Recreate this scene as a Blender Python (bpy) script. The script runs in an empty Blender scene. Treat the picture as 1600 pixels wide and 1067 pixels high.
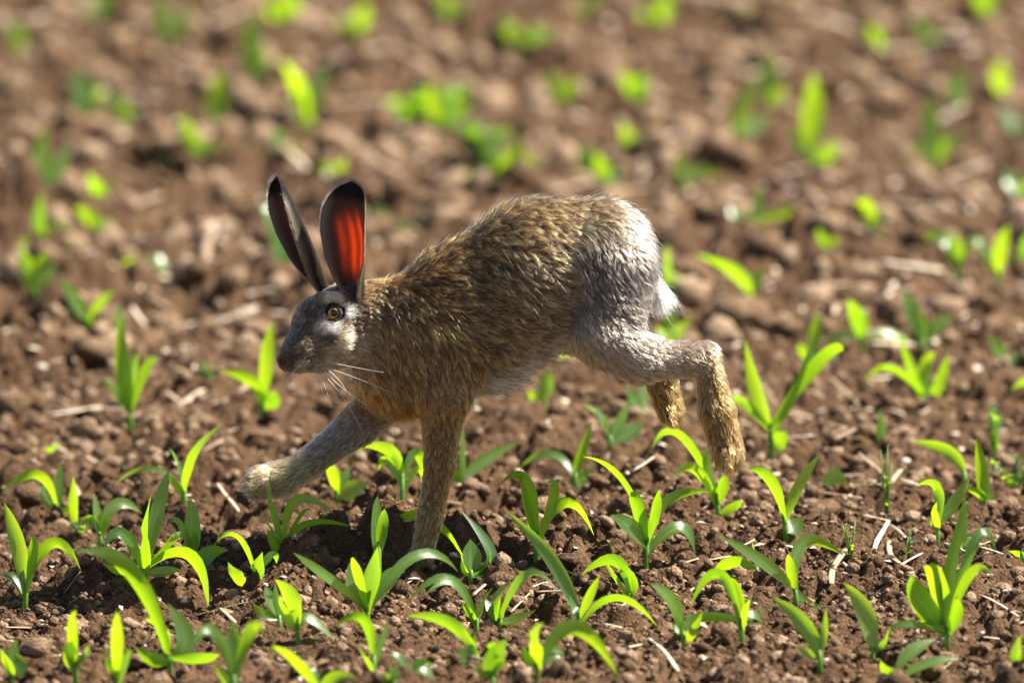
import bpy, math, random
import numpy as np
from mathutils import Vector, kdtree

random.seed(7)
rng = np.random.default_rng(7)
SC = bpy.context.scene
COL = SC.collection
R = math.radians

# ------------------------------------------------------------------ camera
D = 13.0                 # metres from the lens to the hare
ALPHA = R(9.0)           # the camera looks down by this much
S = 1430.0               # photo pixels per metre at the hare
FPX = S * D              # focal length in photo pixels (1600 wide)
TZ = (870 - 533.5) / S / math.cos(ALPHA)
cam_d = bpy.data.cameras.new('camera')
cam = bpy.data.objects.new('camera', cam_d)
COL.objects.link(cam)
CAM = np.array([0.0, -D * math.cos(ALPHA), TZ + D * math.sin(ALPHA)])
cam.location = CAM
cam.rotation_euler = (math.pi / 2 - ALPHA, 0, 0)
cam_d.sensor_width = 36
cam_d.lens = 36 * FPX / 1600
cam_d.clip_start = 0.5
cam_d.clip_end = 2000
cam_d.dof.use_dof = True
cam_d.dof.focus_distance = D - 0.03
cam_d.dof.aperture_fstop = (cam_d.lens / 1000) / 0.105
SC.camera = cam

# ------------------------------------------------------------------ sky, sun, exposure
SUN_EL, SUN_AZ = R(51), R(6)         # azimuth measured from +x (right) towards +y (away)
w = bpy.data.worlds.new('World')
SC.world = w
w.use_nodes = True
wn = w.node_tree.nodes
wl = w.node_tree.links
bg = wn['Background']
sky = wn.new('ShaderNodeTexSky')
sky.sky_type = 'NISHITA'
sky.sun_disc = False
sky.sun_elevation = SUN_EL
sky.sun_rotation = R(90) - SUN_AZ
wl.new(sky.outputs[0], bg.inputs[0])
bg.inputs[1].default_value = 0.05
sun_d = bpy.data.lights.new('sun', 'SUN')
sun_d.energy = 5.0
sun_d.angle = R(0.55)
sun_d.color = (1.0, 0.93, 0.80)
sun = bpy.data.objects.new('sun', sun_d)
COL.objects.link(sun)
to_sun = Vector((math.cos(SUN_EL) * math.cos(SUN_AZ), math.cos(SUN_EL) * math.sin(SUN_AZ), math.sin(SUN_EL)))
sun.rotation_euler = to_sun.to_track_quat('Z', 'Y').to_euler()
SC.view_settings.view_transform = 'Standard'
SC.view_settings.look = 'None'
SC.view_settings.gamma = 1
SC.view_settings.use_curve_mapping = False
SC.view_settings.exposure = 1.45
SC.cycles.use_denoising = True
SC.cycles.max_bounces = 10
SC.cycles.transparent_max_bounces = 8
SC.cycles_curves.shape = 'RIBBONS'

# ------------------------------------------------------------------ helpers
FW = np.array([0, math.cos(ALPHA), -math.sin(ALPHA)])
UP = np.array([0, math.sin(ALPHA), math.cos(ALPHA)])
RT = np.array([1.0, 0, 0])

def ray(px, py):
    d = FW + RT * (px - 800) / FPX - UP * (py - 533.5) / FPX
    return d

def pix(px, py, y=0.0):
    """point on the upright plane at depth y"""
    d = ray(px, py)
    return CAM + d * ((y - CAM[1]) / d[1])

def hash2(ix, iy, k):
    v = np.sin(ix * 127.1 + iy * 311.7 + k * 74.7) * 43758.5453
    return v - np.floor(v)

def vnoise(x, y, k=0):
    ix, iy = np.floor(x), np.floor(y)
    fx, fy = x - ix, y - iy
    fx = fx * fx * (3 - 2 * fx)
    fy = fy * fy * (3 - 2 * fy)
    a = hash2(ix, iy, k); b = hash2(ix + 1, iy, k)
    c = hash2(ix, iy + 1, k); d = hash2(ix + 1, iy + 1, k)
    return (a + (b - a) * fx) * (1 - fy) + (c + (d - c) * fx) * fy

def domes(x, y, cell, k, fill=0.75):
    """rounded clods: highest dome over the neighbouring cells"""
    gx, gy = x / cell, y / cell
    ix, iy = np.floor(gx), np.floor(gy)
    out = np.zeros_like(gx)
    for a in (-1, 0, 1):
        for b in (-1, 0, 1):
            cx, cy = ix + a, iy + b
            px_ = cx + 0.15 + 0.7 * hash2(cx, cy, k)
            py_ = cy + 0.15 + 0.7 * hash2(cx, cy, k + 1)
            r = 0.28 + 0.42 * hash2(cx, cy, k + 2)
            on = (hash2(cx, cy, k + 3) < fill)
            sq = 0.75 + 0.5 * hash2(cx, cy, k + 4)
            d2 = ((gx - px_) ** 2 * sq + (gy - py_) ** 2 / sq) / (r * r)
            h = r * np.sqrt(np.clip(1 - d2, 0, 1)) * on
            out = np.maximum(out, h)
    return out * cell

def hgt(x, y):
    x = np.asarray(x, float); y = np.asarray(y, float)
    wx = x + 0.012 * (vnoise(x * 40, y * 40, 5) - .5) + 0.006 * (vnoise(x * 110, y * 110, 6) - .5)
    wy = y + 0.012 * (vnoise(x * 40, y * 40, 7) - .5) + 0.006 * (vnoise(x * 110, y * 110, 8) - .5)
    h = 0.050 * (vnoise(x * 1.7, y * 1.7, 1) - .5) + 0.030 * (vnoise(x * 5, y * 5, 2) - .5)
    h = h + 0.022 * (vnoise(x * 14, y * 14, 3) - .5)
    patch = np.clip(vnoise(x * 3.1, y * 3.1, 9) * 1.6 - .3, 0.25, 1.1)
    h = h + patch * (0.75 * domes(wx, wy, 0.085, 11, .45) + 0.85 * domes(wx + 3, wy + 1, 0.036, 21, .60))
    h = h + 1.0 * domes(wx + 7, wy + 2, 0.018, 31, .66) + 0.009 * (vnoise(x * 62, y * 62, 14) - .5) + 0.007 * (vnoise(x * 120, y * 120, 4) - .5)
    return h - 0.022

def ground(px, py):
    d = ray(px, py)
    z = 0.0
    for _ in range(6):
        t = (z - CAM[2]) / d[2]
        p = CAM + d * t
        z = 0.6 * float(hgt(p[0], p[1])) + 0.4 * z
    p[2] = float(hgt(p[0], p[1]))
    return p

def mesh(name, verts, faces, mat, parent=None, smooth=True, loc=None):
    me = bpy.data.meshes.new(name)
    me.from_pydata([tuple(map(float, v)) for v in verts], [], faces)
    if smooth:
        me.polygons.foreach_set('use_smooth', [True] * len(me.polygons))
    me.materials.append(mat)
    o = bpy.data.objects.new(name, me)
    COL.objects.link(o)
    if parent is not None:
        o.parent = parent
    if loc is not None:
        o.location = loc
    return o

def fast_mesh(name, V, F, mat, smooth=True):
    """V (n,3), F (m,k) arrays"""
    me = bpy.data.meshes.new(name)
    V = np.asarray(V, np.float32); F = np.asarray(F, np.int32)
    n, k = F.shape
    me.vertices.add(len(V)); me.vertices.foreach_set('co', V.ravel())
    me.loops.add(n * k); me.loops.foreach_set('vertex_index', F.ravel())
    me.polygons.add(n)
    me.polygons.foreach_set('loop_start', np.arange(0, n * k, k, dtype=np.int32))
    me.polygons.foreach_set('loop_total', np.full(n, k, np.int32))
    if smooth:
        me.polygons.foreach_set('use_smooth', np.ones(n, bool))
    me.update(calc_edges=True)
    me.validate()
    if mat is not None:
        me.materials.append(mat)
    o = bpy.data.objects.new(name, me)
    COL.objects.link(o)
    return o

def tag(o, label=None, cat=None, group=None, kind=None):
    if label: o['label'] = label
    if cat: o['category'] = cat
    if group: o['group'] = group
    if kind: o['kind'] = kind
    return o

def empty(name, loc):
    o = bpy.data.objects.new(name, None)
    o.empty_display_size = 0.02
    COL.objects.link(o)
    o.location = tuple(map(float, loc))
    return o

def new_mat(name):
    m = bpy.data.materials.new(name)
    m.use_nodes = True
    nt = m.node_tree
    return m, nt, nt.nodes, nt.links, nt.nodes['Principled BSDF']

def ramp(nodes, stops):
    r = nodes.new('ShaderNodeValToRGB')
    e = r.color_ramp.elements
    while len(e) > 1: e.remove(e[-1])
    e[0].position, e[0].color = stops[0][0], (*stops[0][1], 1)
    for p, c in stops[1:]:
        k = e.new(p); k.color = (*c, 1)
    return r

# ------------------------------------------------------------------ materials
def soil_material(name, dark, mid, light, scale=1.0, rand=0.0):
    m, nt, N, L, b = new_mat(name)
    geo = N.new('ShaderNodeNewGeometry')
    n1 = N.new('ShaderNodeTexNoise'); n1.inputs['Scale'].default_value = 22 * scale; n1.inputs['Detail'].default_value = 8; n1.inputs['Roughness'].default_value = .7
    n2 = N.new('ShaderNodeTexNoise'); n2.inputs['Scale'].default_value = 260 * scale; n2.inputs['Detail'].default_value = 4
    L.new(geo.outputs['Position'], n1.inputs['Vector']); L.new(geo.outputs['Position'], n2.inputs['Vector'])
    mx = N.new('ShaderNodeMath'); mx.operation = 'MULTIPLY_ADD'; mx.inputs[1].default_value = .45; L.new(n2.outputs[0], mx.inputs[0])
    m2 = N.new('ShaderNodeMath'); m2.operation = 'MULTIPLY'; m2.inputs[1].default_value = .55; L.new(n1.outputs[0], m2.inputs[0])
    L.new(m2.outputs[0], mx.inputs[2])
    last = mx.outputs[0]
    if rand:
        tn = N.new('ShaderNodeAttribute'); tn.attribute_name = 'tone'
        ta = N.new('ShaderNodeMath'); ta.operation = 'ADD'; L.new(last, ta.inputs[0]); L.new(tn.outputs['Fac'], ta.inputs[1]); last = ta.outputs[0]
        oi = N.new('ShaderNodeObjectInfo')
        mr = N.new('ShaderNodeMath'); mr.operation = 'MULTIPLY_ADD'; mr.inputs[1].default_value = rand; L.new(oi.outputs['Random'], mr.inputs[0]); L.new(last, mr.inputs[2])
        ms = N.new('ShaderNodeMath'); ms.operation = 'SUBTRACT'; ms.inputs[1].default_value = rand / 2; L.new(mr.outputs[0], ms.inputs[0]); last = ms.outputs[0]
    r = ramp(N, [(0.30, dark), (0.5, mid), (0.68, light)])
    L.new(last, r.inputs[0]); L.new(r.outputs[0], b.inputs['Base Color'])
    b.inputs['Roughness'].default_value = .92
    b.inputs['Specular IOR Level'].default_value = .2
    n3 = N.new('ShaderNodeTexNoise'); n3.inputs['Scale'].default_value = 260; n3.inputs['Detail'].default_value = 5; L.new(geo.outputs['Position'], n3.inputs['Vector'])
    bp = N.new('ShaderNodeBump'); bp.inputs['Strength'].default_value = 1.0; bp.inputs['Distance'].default_value = .006
    L.new(n3.outputs[0], bp.inputs['Height']); L.new(bp.outputs[0], b.inputs['Normal'])
    return m

M_SOIL = soil_material('soil', (.030, .015, .008), (.090, .048, .024), (.20, .122, .068))
M_CLOD = soil_material('clod', (.036, .019, .010), (.125, .070, .037), (.34, .235, .150), 1.3, .22)

def straw_material():
    m, nt, N, L, b = new_mat('straw')
    oi = N.new('ShaderNodeObjectInfo')
    tc = N.new('ShaderNodeTexCoord')
    n = N.new('ShaderNodeTexNoise'); n.inputs['Scale'].default_value = 120; n.inputs['Detail'].default_value = 4
    L.new(tc.outputs['Object'], n.inputs['Vector'])
    a = N.new('ShaderNodeMath'); a.operation = 'MULTIPLY_ADD'; a.inputs[1].default_value = .6
    L.new(oi.outputs['Random'], a.inputs[0])
    s = N.new('ShaderNodeMath'); s.operation = 'MULTIPLY'; s.inputs[1].default_value = .5; L.new(n.outputs[0], s.inputs[0]); L.new(s.outputs[0], a.inputs[2])
    r = ramp(N, [(0.15, (.28, .18, .10)), (.5, (.46, .34, .23)), (.85, (.70, .60, .47))])
    L.new(a.outputs[0], r.inputs[0]); L.new(r.outputs[0], b.inputs['Base Color'])
    b.inputs['Roughness'].default_value = .55
    return m
M_STRAW = straw_material()

def leaf_material():
    m, nt, N, L, b = new_mat('maize_leaf')
    oi = N.new('ShaderNodeObjectInfo')
    uv = N.new('ShaderNodeUVMap')
    mp = N.new('ShaderNodeMapping'); mp.inputs['Scale'].default_value = (22, 1.1, 1)
    L.new(uv.outputs[0], mp.inputs[0])
    n = N.new('ShaderNodeTexNoise'); n.inputs['Scale'].default_value = 1.0; n.inputs['Detail'].default_value = 3
    L.new(mp.outputs[0], n.inputs['Vector'])
    a = N.new('ShaderNodeMath'); a.operation = 'MULTIPLY_ADD'; a.inputs[1].default_value = .45; L.new(oi.outputs['Random'], a.inputs[0])
    s = N.new('ShaderNodeMath'); s.operation = 'MULTIPLY'; s.inputs[1].default_value = .75; L.new(n.outputs[0], s.inputs[0]); L.new(s.outputs[0], a.inputs[2])
    r = ramp(N, [(.15, (.040, .105, .040)), (.5, (.065, .150, .045)), (.85, (.10, .20, .045))])
    sp = N.new('ShaderNodeSeparateXYZ'); L.new(uv.outputs[0], sp.inputs[0])
    ab = N.new('ShaderNodeMath'); ab.operation = 'SUBTRACT'; ab.inputs[1].default_value = .5; L.new(sp.outputs[0], ab.inputs[0])
    ab2 = N.new('ShaderNodeMath'); ab2.operation = 'ABSOLUTE'; L.new(ab.outputs[0], ab2.inputs[0])
    mr = N.new('ShaderNodeMapRange'); mr.inputs[1].default_value = .03; mr.inputs[2].default_value = .10; mr.inputs[3].default_value = 1; mr.inputs[4].default_value = 0
    L.new(ab2.outputs[0], mr.inputs[0])
    rib = N.new('ShaderNodeMix'); rib.data_type = 'RGBA'; rib.inputs[7].default_value = (.20, .34, .10, 1)
    rf = N.new('ShaderNodeMath'); rf.operation = 'MULTIPLY'; rf.inputs[1].default_value = .6; L.new(mr.outputs[0], rf.inputs[0]); L.new(rf.outputs[0], rib.inputs[0])
    L.new(a.outputs[0], r.inputs[0]); L.new(r.outputs[0], rib.inputs[6]); L.new(rib.outputs[2], b.inputs['Base Color'])
    b.inputs['Roughness'].default_value = .34
    b.inputs['Specular IOR Level'].default_value = .9
    b.inputs['Coat Weight'].default_value = .6
    b.inputs['Coat Roughness'].default_value = .28
    r2 = ramp(N, [(.15, (.28, .60, .008)), (.5, (.44, .76, .008)), (.85, (.60, .86, .012))])
    L.new(a.outputs[0], r2.inputs[0])
    t = N.new('ShaderNodeBsdfTranslucent'); L.new(r2.outputs[0], t.inputs['Color'])
    mix = N.new('ShaderNodeMixShader'); mix.inputs[0].default_value = .54
    L.new(b.outputs[0], mix.inputs[1]); L.new(t.outputs[0], mix.inputs[2])
    bp = N.new('ShaderNodeBump'); bp.inputs['Strength'].default_value = .35; bp.inputs['Distance'].default_value = .001
    L.new(n.outputs[0], bp.inputs['Height']); L.new(bp.outputs[0], b.inputs['Normal']);
    L.new(mix.outputs[0], N['Material Output'].inputs[0])
    return m
M_LEAF = leaf_material()

def stem_material():
    m, nt, N, L, b = new_mat('maize_stem')
    tc = N.new('ShaderNodeTexCoord')
    n = N.new('ShaderNodeTexNoise'); n.inputs['Scale'].default_value = 60
    L.new(tc.outputs['Object'], n.inputs['Vector'])
    r = ramp(N, [(.3, (.09, .20, .035)), (.7, (.20, .36, .06))])
    L.new(n.outputs[0], r.inputs[0]); L.new(r.outputs[0], b.inputs['Base Color'])
    b.inputs['Roughness'].default_value = .4
    t = N.new('ShaderNodeBsdfTranslucent'); t.inputs[0].default_value = (.35, .6, .03, 1)
    mix = N.new('ShaderNodeMixShader'); mix.inputs[0].default_value = .35
    L.new(b.outputs[0], mix.inputs[1]); L.new(t.outputs[0], mix.inputs[2]); L.new(mix.outputs[0], N['Material Output'].inputs[0])
    return m
M_STEM = stem_material()

# ------------------------------------------------------------------ the ground
def spaced(lo, hi, step0, growth, out):
    v = [hi]; s = step0
    while v[-1] < out:
        s *= growth; v.append(v[-1] + s)
    return v
xs_c = list(np.arange(-.64, .6401, 0.004))
xs_r = spaced(0, xs_c[-1], 0.004, 1.022, 2.2)[1:]
xs_r2 = spaced(0, xs_r[-1], 0.06, 1.35, 400)[1:]
xr = xs_r + xs_r2
xs = np.array([-v for v in xr[::-1]] + xs_c + xr)
ys_c = list(np.arange(-1.0, .8, 0.0042))
ys_f = spaced(0, ys_c[-1], 0.0042, 1.0065, 7.5)[1:]
ys_f2 = spaced(0, ys_f[-1], 0.05, 1.35, 900)[1:]
ys_n = [-v for v in spaced(0, 1.0, 0.006, 1.25, 30)[1:]]
ys = np.array(ys_n[::-1] + ys_c + ys_f + ys_f2)
GX, GY = np.meshgrid(xs, ys)
GZ = hgt(GX, GY)
far = (np.abs(GX) > 2.4) | (GY > 8) | (GY < -3)
GZ = np.where(far, 0.4 * GZ, GZ)
V = np.stack([GX.ravel(), GY.ravel(), GZ.ravel()], 1)
nx, ny = len(xs), len(ys)
idx = np.arange(nx * ny).reshape(ny, nx)
F = np.stack([idx[:-1, :-1].ravel(), idx[:-1, 1:].ravel(), idx[1:, 1:].ravel(), idx[1:, :-1].ravel()], 1)
soil = fast_mesh('soil_ground', V, F, M_SOIL)
tag(soil, kind='structure')

# lumps: distorted icospheres
import bmesh
def lump_proto(sub, seed, amp=.28):
    bm = bmesh.new(); bmesh.ops.create_icosphere(bm, subdivisions=sub, radius=1)
    V = np.array([v.co[:] for v in bm.verts]); F = np.array([[v.index for v in f.verts] for f in bm.faces]); bm.free()
    r = np.random.default_rng(seed)
    d = np.zeros(len(V))
    for k in range(7):
        ax = r.normal(size=3); ax /= np.linalg.norm(ax)
        d += r.uniform(.3, 1) * np.sin((V @ ax) * r.uniform(2, 6) + r.uniform(0, 6)) / 3
    V = V * (1 + amp * d[:, None]) * (1 + r.normal(size=(len(V), 1)) * .10 * (amp > .2))
    V *= r.uniform(.7, 1.25, 3) * np.array([1, 1, .72])
    return V, F

def scatter_view(n, y0, y1, margin=1.25):
    """ground points inside the strip of field that is seen, with a margin on both sides"""
    y = y0 + (y1 - y0) * rng.random(n)
    half = 0.56 * (y - CAM[1]) / D * margin
    x = (rng.random(n) * 2 - 1) * half
    return x, y

def lumps(name, n, sub, rmin, rmax, y0, y1, mat, power=2.0, sink=.15, margin=1.3, amp=.40, tone0=-.03, tone1=.26):
    protos = [lump_proto(sub, s + 50, amp) for s in range(10)]
    x, y = scatter_view(n, y0, y1, margin)
    keep = vnoise(x * 6, y * 6, 77) * .7 + rng.random(n) * .5 > .38
    x, y = x[keep], y[keep]; n = len(x)
    r = rmin + (rmax - rmin) * rng.random(n) ** power
    z = hgt(x, y) + r * (.35 - sink)
    an = rng.random(n) * 6.283
    Vs, Fs, off = [], [], 0
    which = rng.integers(0, 10, n)
    for k in range(10):
        pv, pf = protos[k]
        m = which == k
        c, s_ = np.cos(an[m]), np.sin(an[m])
        X = pv[None, :, 0] * c[:, None] - pv[None, :, 1] * s_[:, None]
        Y = pv[None, :, 0] * s_[:, None] + pv[None, :, 1] * c[:, None]
        Z = np.repeat(pv[None, :, 2], m.sum(), 0)
        P = np.stack([X, Y, Z], 2) * r[m][:, None, None] + np.stack([x[m], y[m], z[m]], 1)[:, None, :]
        q = m.sum()
        FF = pf[None] + (np.arange(q) * len(pv))[:, None, None] + off
        Vs.append(P.reshape(-1, 3)); Fs.append(FF.reshape(-1, 3)); off += q * len(pv)
    o = fast_mesh(name, np.concatenate(Vs), np.concatenate(Fs), mat, smooth=False)
    tone = np.concatenate([np.repeat(tone0 + (rng.random((which == k).sum()) - .5) * tone1, len(protos[k][0])) for k in range(10)])
    o.data.attributes.new('tone', 'FLOAT', 'POINT').data.foreach_set('value', tone.astype(np.float32))
    return o

o = lumps('soil_crumbs', 10500, 1, .0028, .0115, -1.1, 1.7, M_CLOD, 2.2)
tag(o, 'loose brown soil crumbs covering the field around the seedlings', 'soil crumbs', kind='stuff')
o = lumps('fine_soil_crumbs', 16000, 1, .0016, .0050, -1.0, .6, M_CLOD, 1.5, margin=1.1)
tag(o, 'fine brown soil grains between the larger crumbs', 'soil grains', kind='stuff')
o = lumps('distant_soil_crumbs', 5200, 1, .006, .028, 1.5, 7.2, M_CLOD, 2.0, tone0=.04, tone1=.44)
tag(o, 'loose brown soil crumbs on the field beyond the hare', 'soil crumbs', kind='stuff')

def place_on(xx, yy, r):
    return (xx, yy, float(hgt(xx, yy)) + r)

# larger clods one by one
clod_meshes = []
for s in range(12):
    pv, pf = lump_proto(2, 200 + s, .30)
    me = bpy.data.meshes.new('soil_clod')
    me.from_pydata([tuple(v) for v in pv], [], [tuple(map(int, f)) for f in pf])
    me.polygons.foreach_set('use_smooth', [True] * len(me.polygons))
    me.materials.append(M_CLOD)
    clod_meshes.append(me)
for i in range(220):
    near = i < 120
    x, y = scatter_view(1, -.75 if near else 1.2, 1.2 if near else 6.2, 1.05)
    x, y = float(x[0]), float(y[0])
    if abs(x + .09) < .05 and abs(y) < .06: x += .12
    r = random.uniform(.010, .021) if near else random.uniform(.014, .034)
    o = bpy.data.objects.new('soil_clod', clod_meshes[i % 12])
    COL.objects.link(o)
    o.location = place_on(x, y, r * .18)
    o.rotation_euler = (random.uniform(-.3, .3), random.uniform(-.3, .3), random.uniform(0, 6.28))
    o.scale = (r, r * random.uniform(.75, 1.1), r * random.uniform(.7, 1.0))
    size = ('small' if r < .0135 else 'plump' if r < .0175 else 'big') if near else ('small' if r < .020 else 'plump' if r < .027 else 'big')
    turn = 'flat' if o.scale[2] < .8 * r else 'rounded'
    lane = ('ahead of the hare' if x < -.25 else 'past the hare tail' if x > .18 else 'level with the hare body')
    row = ('on this side of it' if y < -.05 else 'just beyond it') if near else ('some way beyond it' if y < 3.4 else 'far beyond it')
    tag(o, f'{size} {turn} brown soil clod {lane}, {row}', 'soil clod', f'{size} {turn} soil clods {lane}, {row}')

# ------------------------------------------------------------------ straw and dry residue
def straw_mesh(pts, wid, flat=.35, seed=0):
    """a split, slightly flattened dry stalk along pts (world)"""
    r = random.Random(seed)
    P = [np.array(p, float) for p in pts]
    n = len(P)
    V, F = [], []
    for i, p in enumerate(P):
        t = P[min(i + 1, n - 1)] - P[max(i - 1, 0)]; t /= np.linalg.norm(t)
        s = np.cross(t, [0, 0, 1.0]); s /= (np.linalg.norm(s) + 1e-9)
        u = np.cross(s, t)
        ww = wid * (r.uniform(.8, 1.1)) * (.75 if i in (0, n - 1) else 1)
        for k in range(6):
            a = k / 6 * 2 * math.pi
            V.append(p + s * math.cos(a) * ww + u * math.sin(a) * ww * flat)
    for i in range(n - 1):
        for k in range(6):
            F.append((i * 6 + k, i * 6 + (k + 1) % 6, (i + 1) * 6 + (k + 1) % 6, (i + 1) * 6 + k))
    F.append(tuple(range(5, -1, -1))); F.append(tuple((n - 1) * 6 + k for k in range(6)))
    return V, F

def make_straw(p0, p1, wid, bow, label, cat='straw', flat=.35, group=None, lift=.004, name='straw_stalk'):
    n = 7
    L = np.linalg.norm(np.array(p1) - np.array(p0))
    side = np.array([-(p1[1] - p0[1]), p1[0] - p0[0], 0]); side /= (np.linalg.norm(side) + 1e-9)
    kink = random.uniform(-1, 1)
    zz = [float(hgt(*(np.array(p0[:2]) * (1 - i / 6) + np.array(p1[:2]) * i / 6))) for i in range(7)]
    line = np.polyfit(np.arange(7), zz, 1)
    top = max(z - (line[0] * i + line[1]) for i, z in enumerate(zz))
    pts = []
    for i in range(n):
        t = i / (n - 1)
        q = np.array(p0) * (1 - t) + np.array(p1) * t
        q = q + side * bow * .35 * L * math.sin(math.pi * t) + side * kink * .015 * L * math.sin(5 * t)
        q[2] = line[0] * i + line[1] + top * .9 + lift * .6 + wid * flat
        pts.append(q)
    c = pts[n // 2].copy()
    V, F = straw_mesh([q - c for q in pts], wid, flat, seed=random.randint(0, 9999))
    o = mesh(name, V, F, M_STRAW, loc=tuple(c))
    return tag(o, label, cat, group)

def wpx(px, p):   # photo pixels to metres at a world point
    return px * (p[1] - CAM[1]) / FPX

ST = [  # traced stalks: x0, y0, x1, y1, half width px, bow, label
    (72, 641, 190, 648, 7, .02, 'long straight pale straw stalk lying flat ahead of the hare'),
    (280, 642, 335, 614, 8, .10, 'short broad pale husk piece ahead of the hare chest'),
    (345, 640, 388, 604, 8, -.1, 'short broad pale husk piece beside an arching maize seedling'),
    (390, 483, 448, 491, 8, .03, 'pale straw stalk end beyond the hare nose'),
    (262, 524, 395, 512, 6, .03, 'long dull brown straw stalk lying beyond the hare head'),
    (198, 476, 272, 458, 7, .03, 'dull straw stalk lying behind a round leafed seedling'),
    (325, 440, 337, 372, 9, .05, 'thick pale stalk pointing away from the hare ears'),
    (1288, 714, 1346, 706, 5, .04, 'pale straw stalk lying behind the hare hind feet'),
    (1342, 712, 1378, 742, 4, .03, 'thin straw stalk crossing a paler straw end'),
    (1330, 757, 1376, 776, 4, .02, 'thin brown straw stalk near a single upright leaf'),
    (1280, 777, 1346, 783, 5, .01, 'straight yellowish straw stalk next to a pale broad leaf'),
    (1299, 918, 1320, 868, 8, .08, 'bright white bent straw blade standing from the soil'),
    (1369, 882, 1384, 834, 6, .04, 'pale straw blade leaning on dry residue'),
    (1389, 852, 1408, 898, 6, -.12, 'curled white straw blade among dry residue'),
    (1408, 900, 1440, 884, 4, .02, 'short white straw piece at the foot of a curled blade'),
    (1348, 810, 1390, 828, 4, .02, 'thin grey straw stalk in the dry residue patch'),
    (1393, 836, 1420, 855, 4, .02, 'short grey straw stalk in the dry residue patch'),
    (1526, 852, 1582, 876, 4, .01, 'straight thin straw stalk beside the tallest maize seedling'),
    (1534, 944, 1592, 970, 5, .05, 'grey straw sliver lying past the tallest maize seedling'),
    (1104, 900, 1142, 874, 8, .04, 'bright pale husk piece behind a drooping bluish leaf'),
    (838, 964, 886, 947, 6, .08, 'pale curved husk piece at the foot of a bright seedling'),
    (830, 931, 860, 919, 4, .02, 'small pale husk flake under a drooping leaf'),
    (798, 917, 832, 925, 3, .02, 'thin white straw sliver under a drooping leaf'),
    (950, 1027, 1000, 1013, 6, .06, 'pale pointed husk piece with torn edge'),
    (1014, 1014, 1062, 1047, 5, .03, 'grey brown straw stalk leaning across a clod'),
    (940, 990, 972, 1003, 4, .02, 'small pale straw chip on dark soil'),
    (1010, 886, 1092, 906, 5, .05, 'long buff straw stalk half buried in soil'),
    (340, 800, 372, 836, 4, .02, 'thin brown stick pointing at the raised front paw'),
    (344, 953, 368, 982, 5, .02, 'short white straw blade below a round leaf'),
    (296, 967, 388, 949, 3, .02, 'thin dark stick lying behind arching leaves'),
    (-5, 823, 42, 819, 4, .02, 'white straw stalk crossing behind an upright seedling'),
    (62, 979, 96, 981, 5, .02, 'small white husk chip on shaded soil'),
    (100, 906, 126, 898, 5, .06, 'small cream husk chip beside a drooping leaf tip'),
    (1152, 723, 1204, 714, 5, .03, 'pale straw stalk behind the hare hind toes'),
    (1298, 606, 1338, 634, 5, .03, 'brown straw stalk on dark soil behind the hare'),
    (1392, 322, 1452, 336, 11, .06, 'broad cream husk lying well beyond the hare rump'),
    (1470, 352, 1512, 318, 8, .12, 'curled cream husk arm beyond the hare rump'),
    (1508, 318, 1556, 338, 8, .12, 'curved cream husk arm closing a curl'),
    (1218, 298, 1282, 322, 9, .05, 'dull broad husk beyond the hare rump'),
    (1296, 308, 1344, 314, 8, .05, 'dull flat straw piece beside a pale bent leaf'),
    (1385, 482, 1398, 458, 7, .05, 'small pale husk by a dark soil hole'),
    (1000, 30, 1100, 12, 8, .02, 'long pale stalk lying in the farthest soil'),
    (1330, 12, 1440, 22, 8, .02, 'long cream stalk lying in the farthest soil'),
    (500, 100, 600, 85, 9, .03, 'long buff stalk lying far beyond the ears'),
    (330, 80, 380, 70, 9, .03, 'short buff stalk lying far beyond the ears'),
    (520, 175, 600, 160, 9, .03, 'broad buff residue piece far beyond the ears'),
    (860, 318, 930, 300, 7, .02, 'buff stalk hidden beyond the arched back'),
    (1480, 905, 1510, 898, 4, .02, 'thin pale straw chip under a slim leaf'),
    (485, 915, 520, 922, 4, .02, 'thin straw chip between two seedlings'),
    (1215, 868, 1240, 875, 5, .02, 'short cream straw chip beside an arching leaf'),
]
for (x0, y0, x1, y1, hw, bow, lab) in ST:
    a, b_ = ground(x0, y0), ground(x1, y1)
    make_straw(a, b_, wpx(hw, a) * .8, bow, lab, 'straw', flat=.30 if hw < 7 else .16,
               name='straw_stalk' if 'husk' not in lab else 'husk_piece')
for i in range(70):
    far_ = i >= 34
    x, y = scatter_view(1, .9 if far_ else -.7, 6 if far_ else .9, 1.02)
    a = random.uniform(-.9, .9); l = random.uniform(.015, .05) * (1.6 if far_ else 1)
    p0 = np.array([x[0], y[0], 0]); p1 = p0 + np.array([math.cos(a), math.sin(a), 0]) * l
    make_straw(p0, p1, random.uniform(.0016, .0034) * (1.7 if far_ else 1), random.uniform(-.1, .1),
               'weathered straw scrap lying on the soil far beyond the hare' if far_ else 'weathered straw scrap lying on the soil near the hare',
               'straw', .3, 'straw scraps beyond the hare' if far_ else 'straw scraps near the hare', name='straw_scrap')

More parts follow.
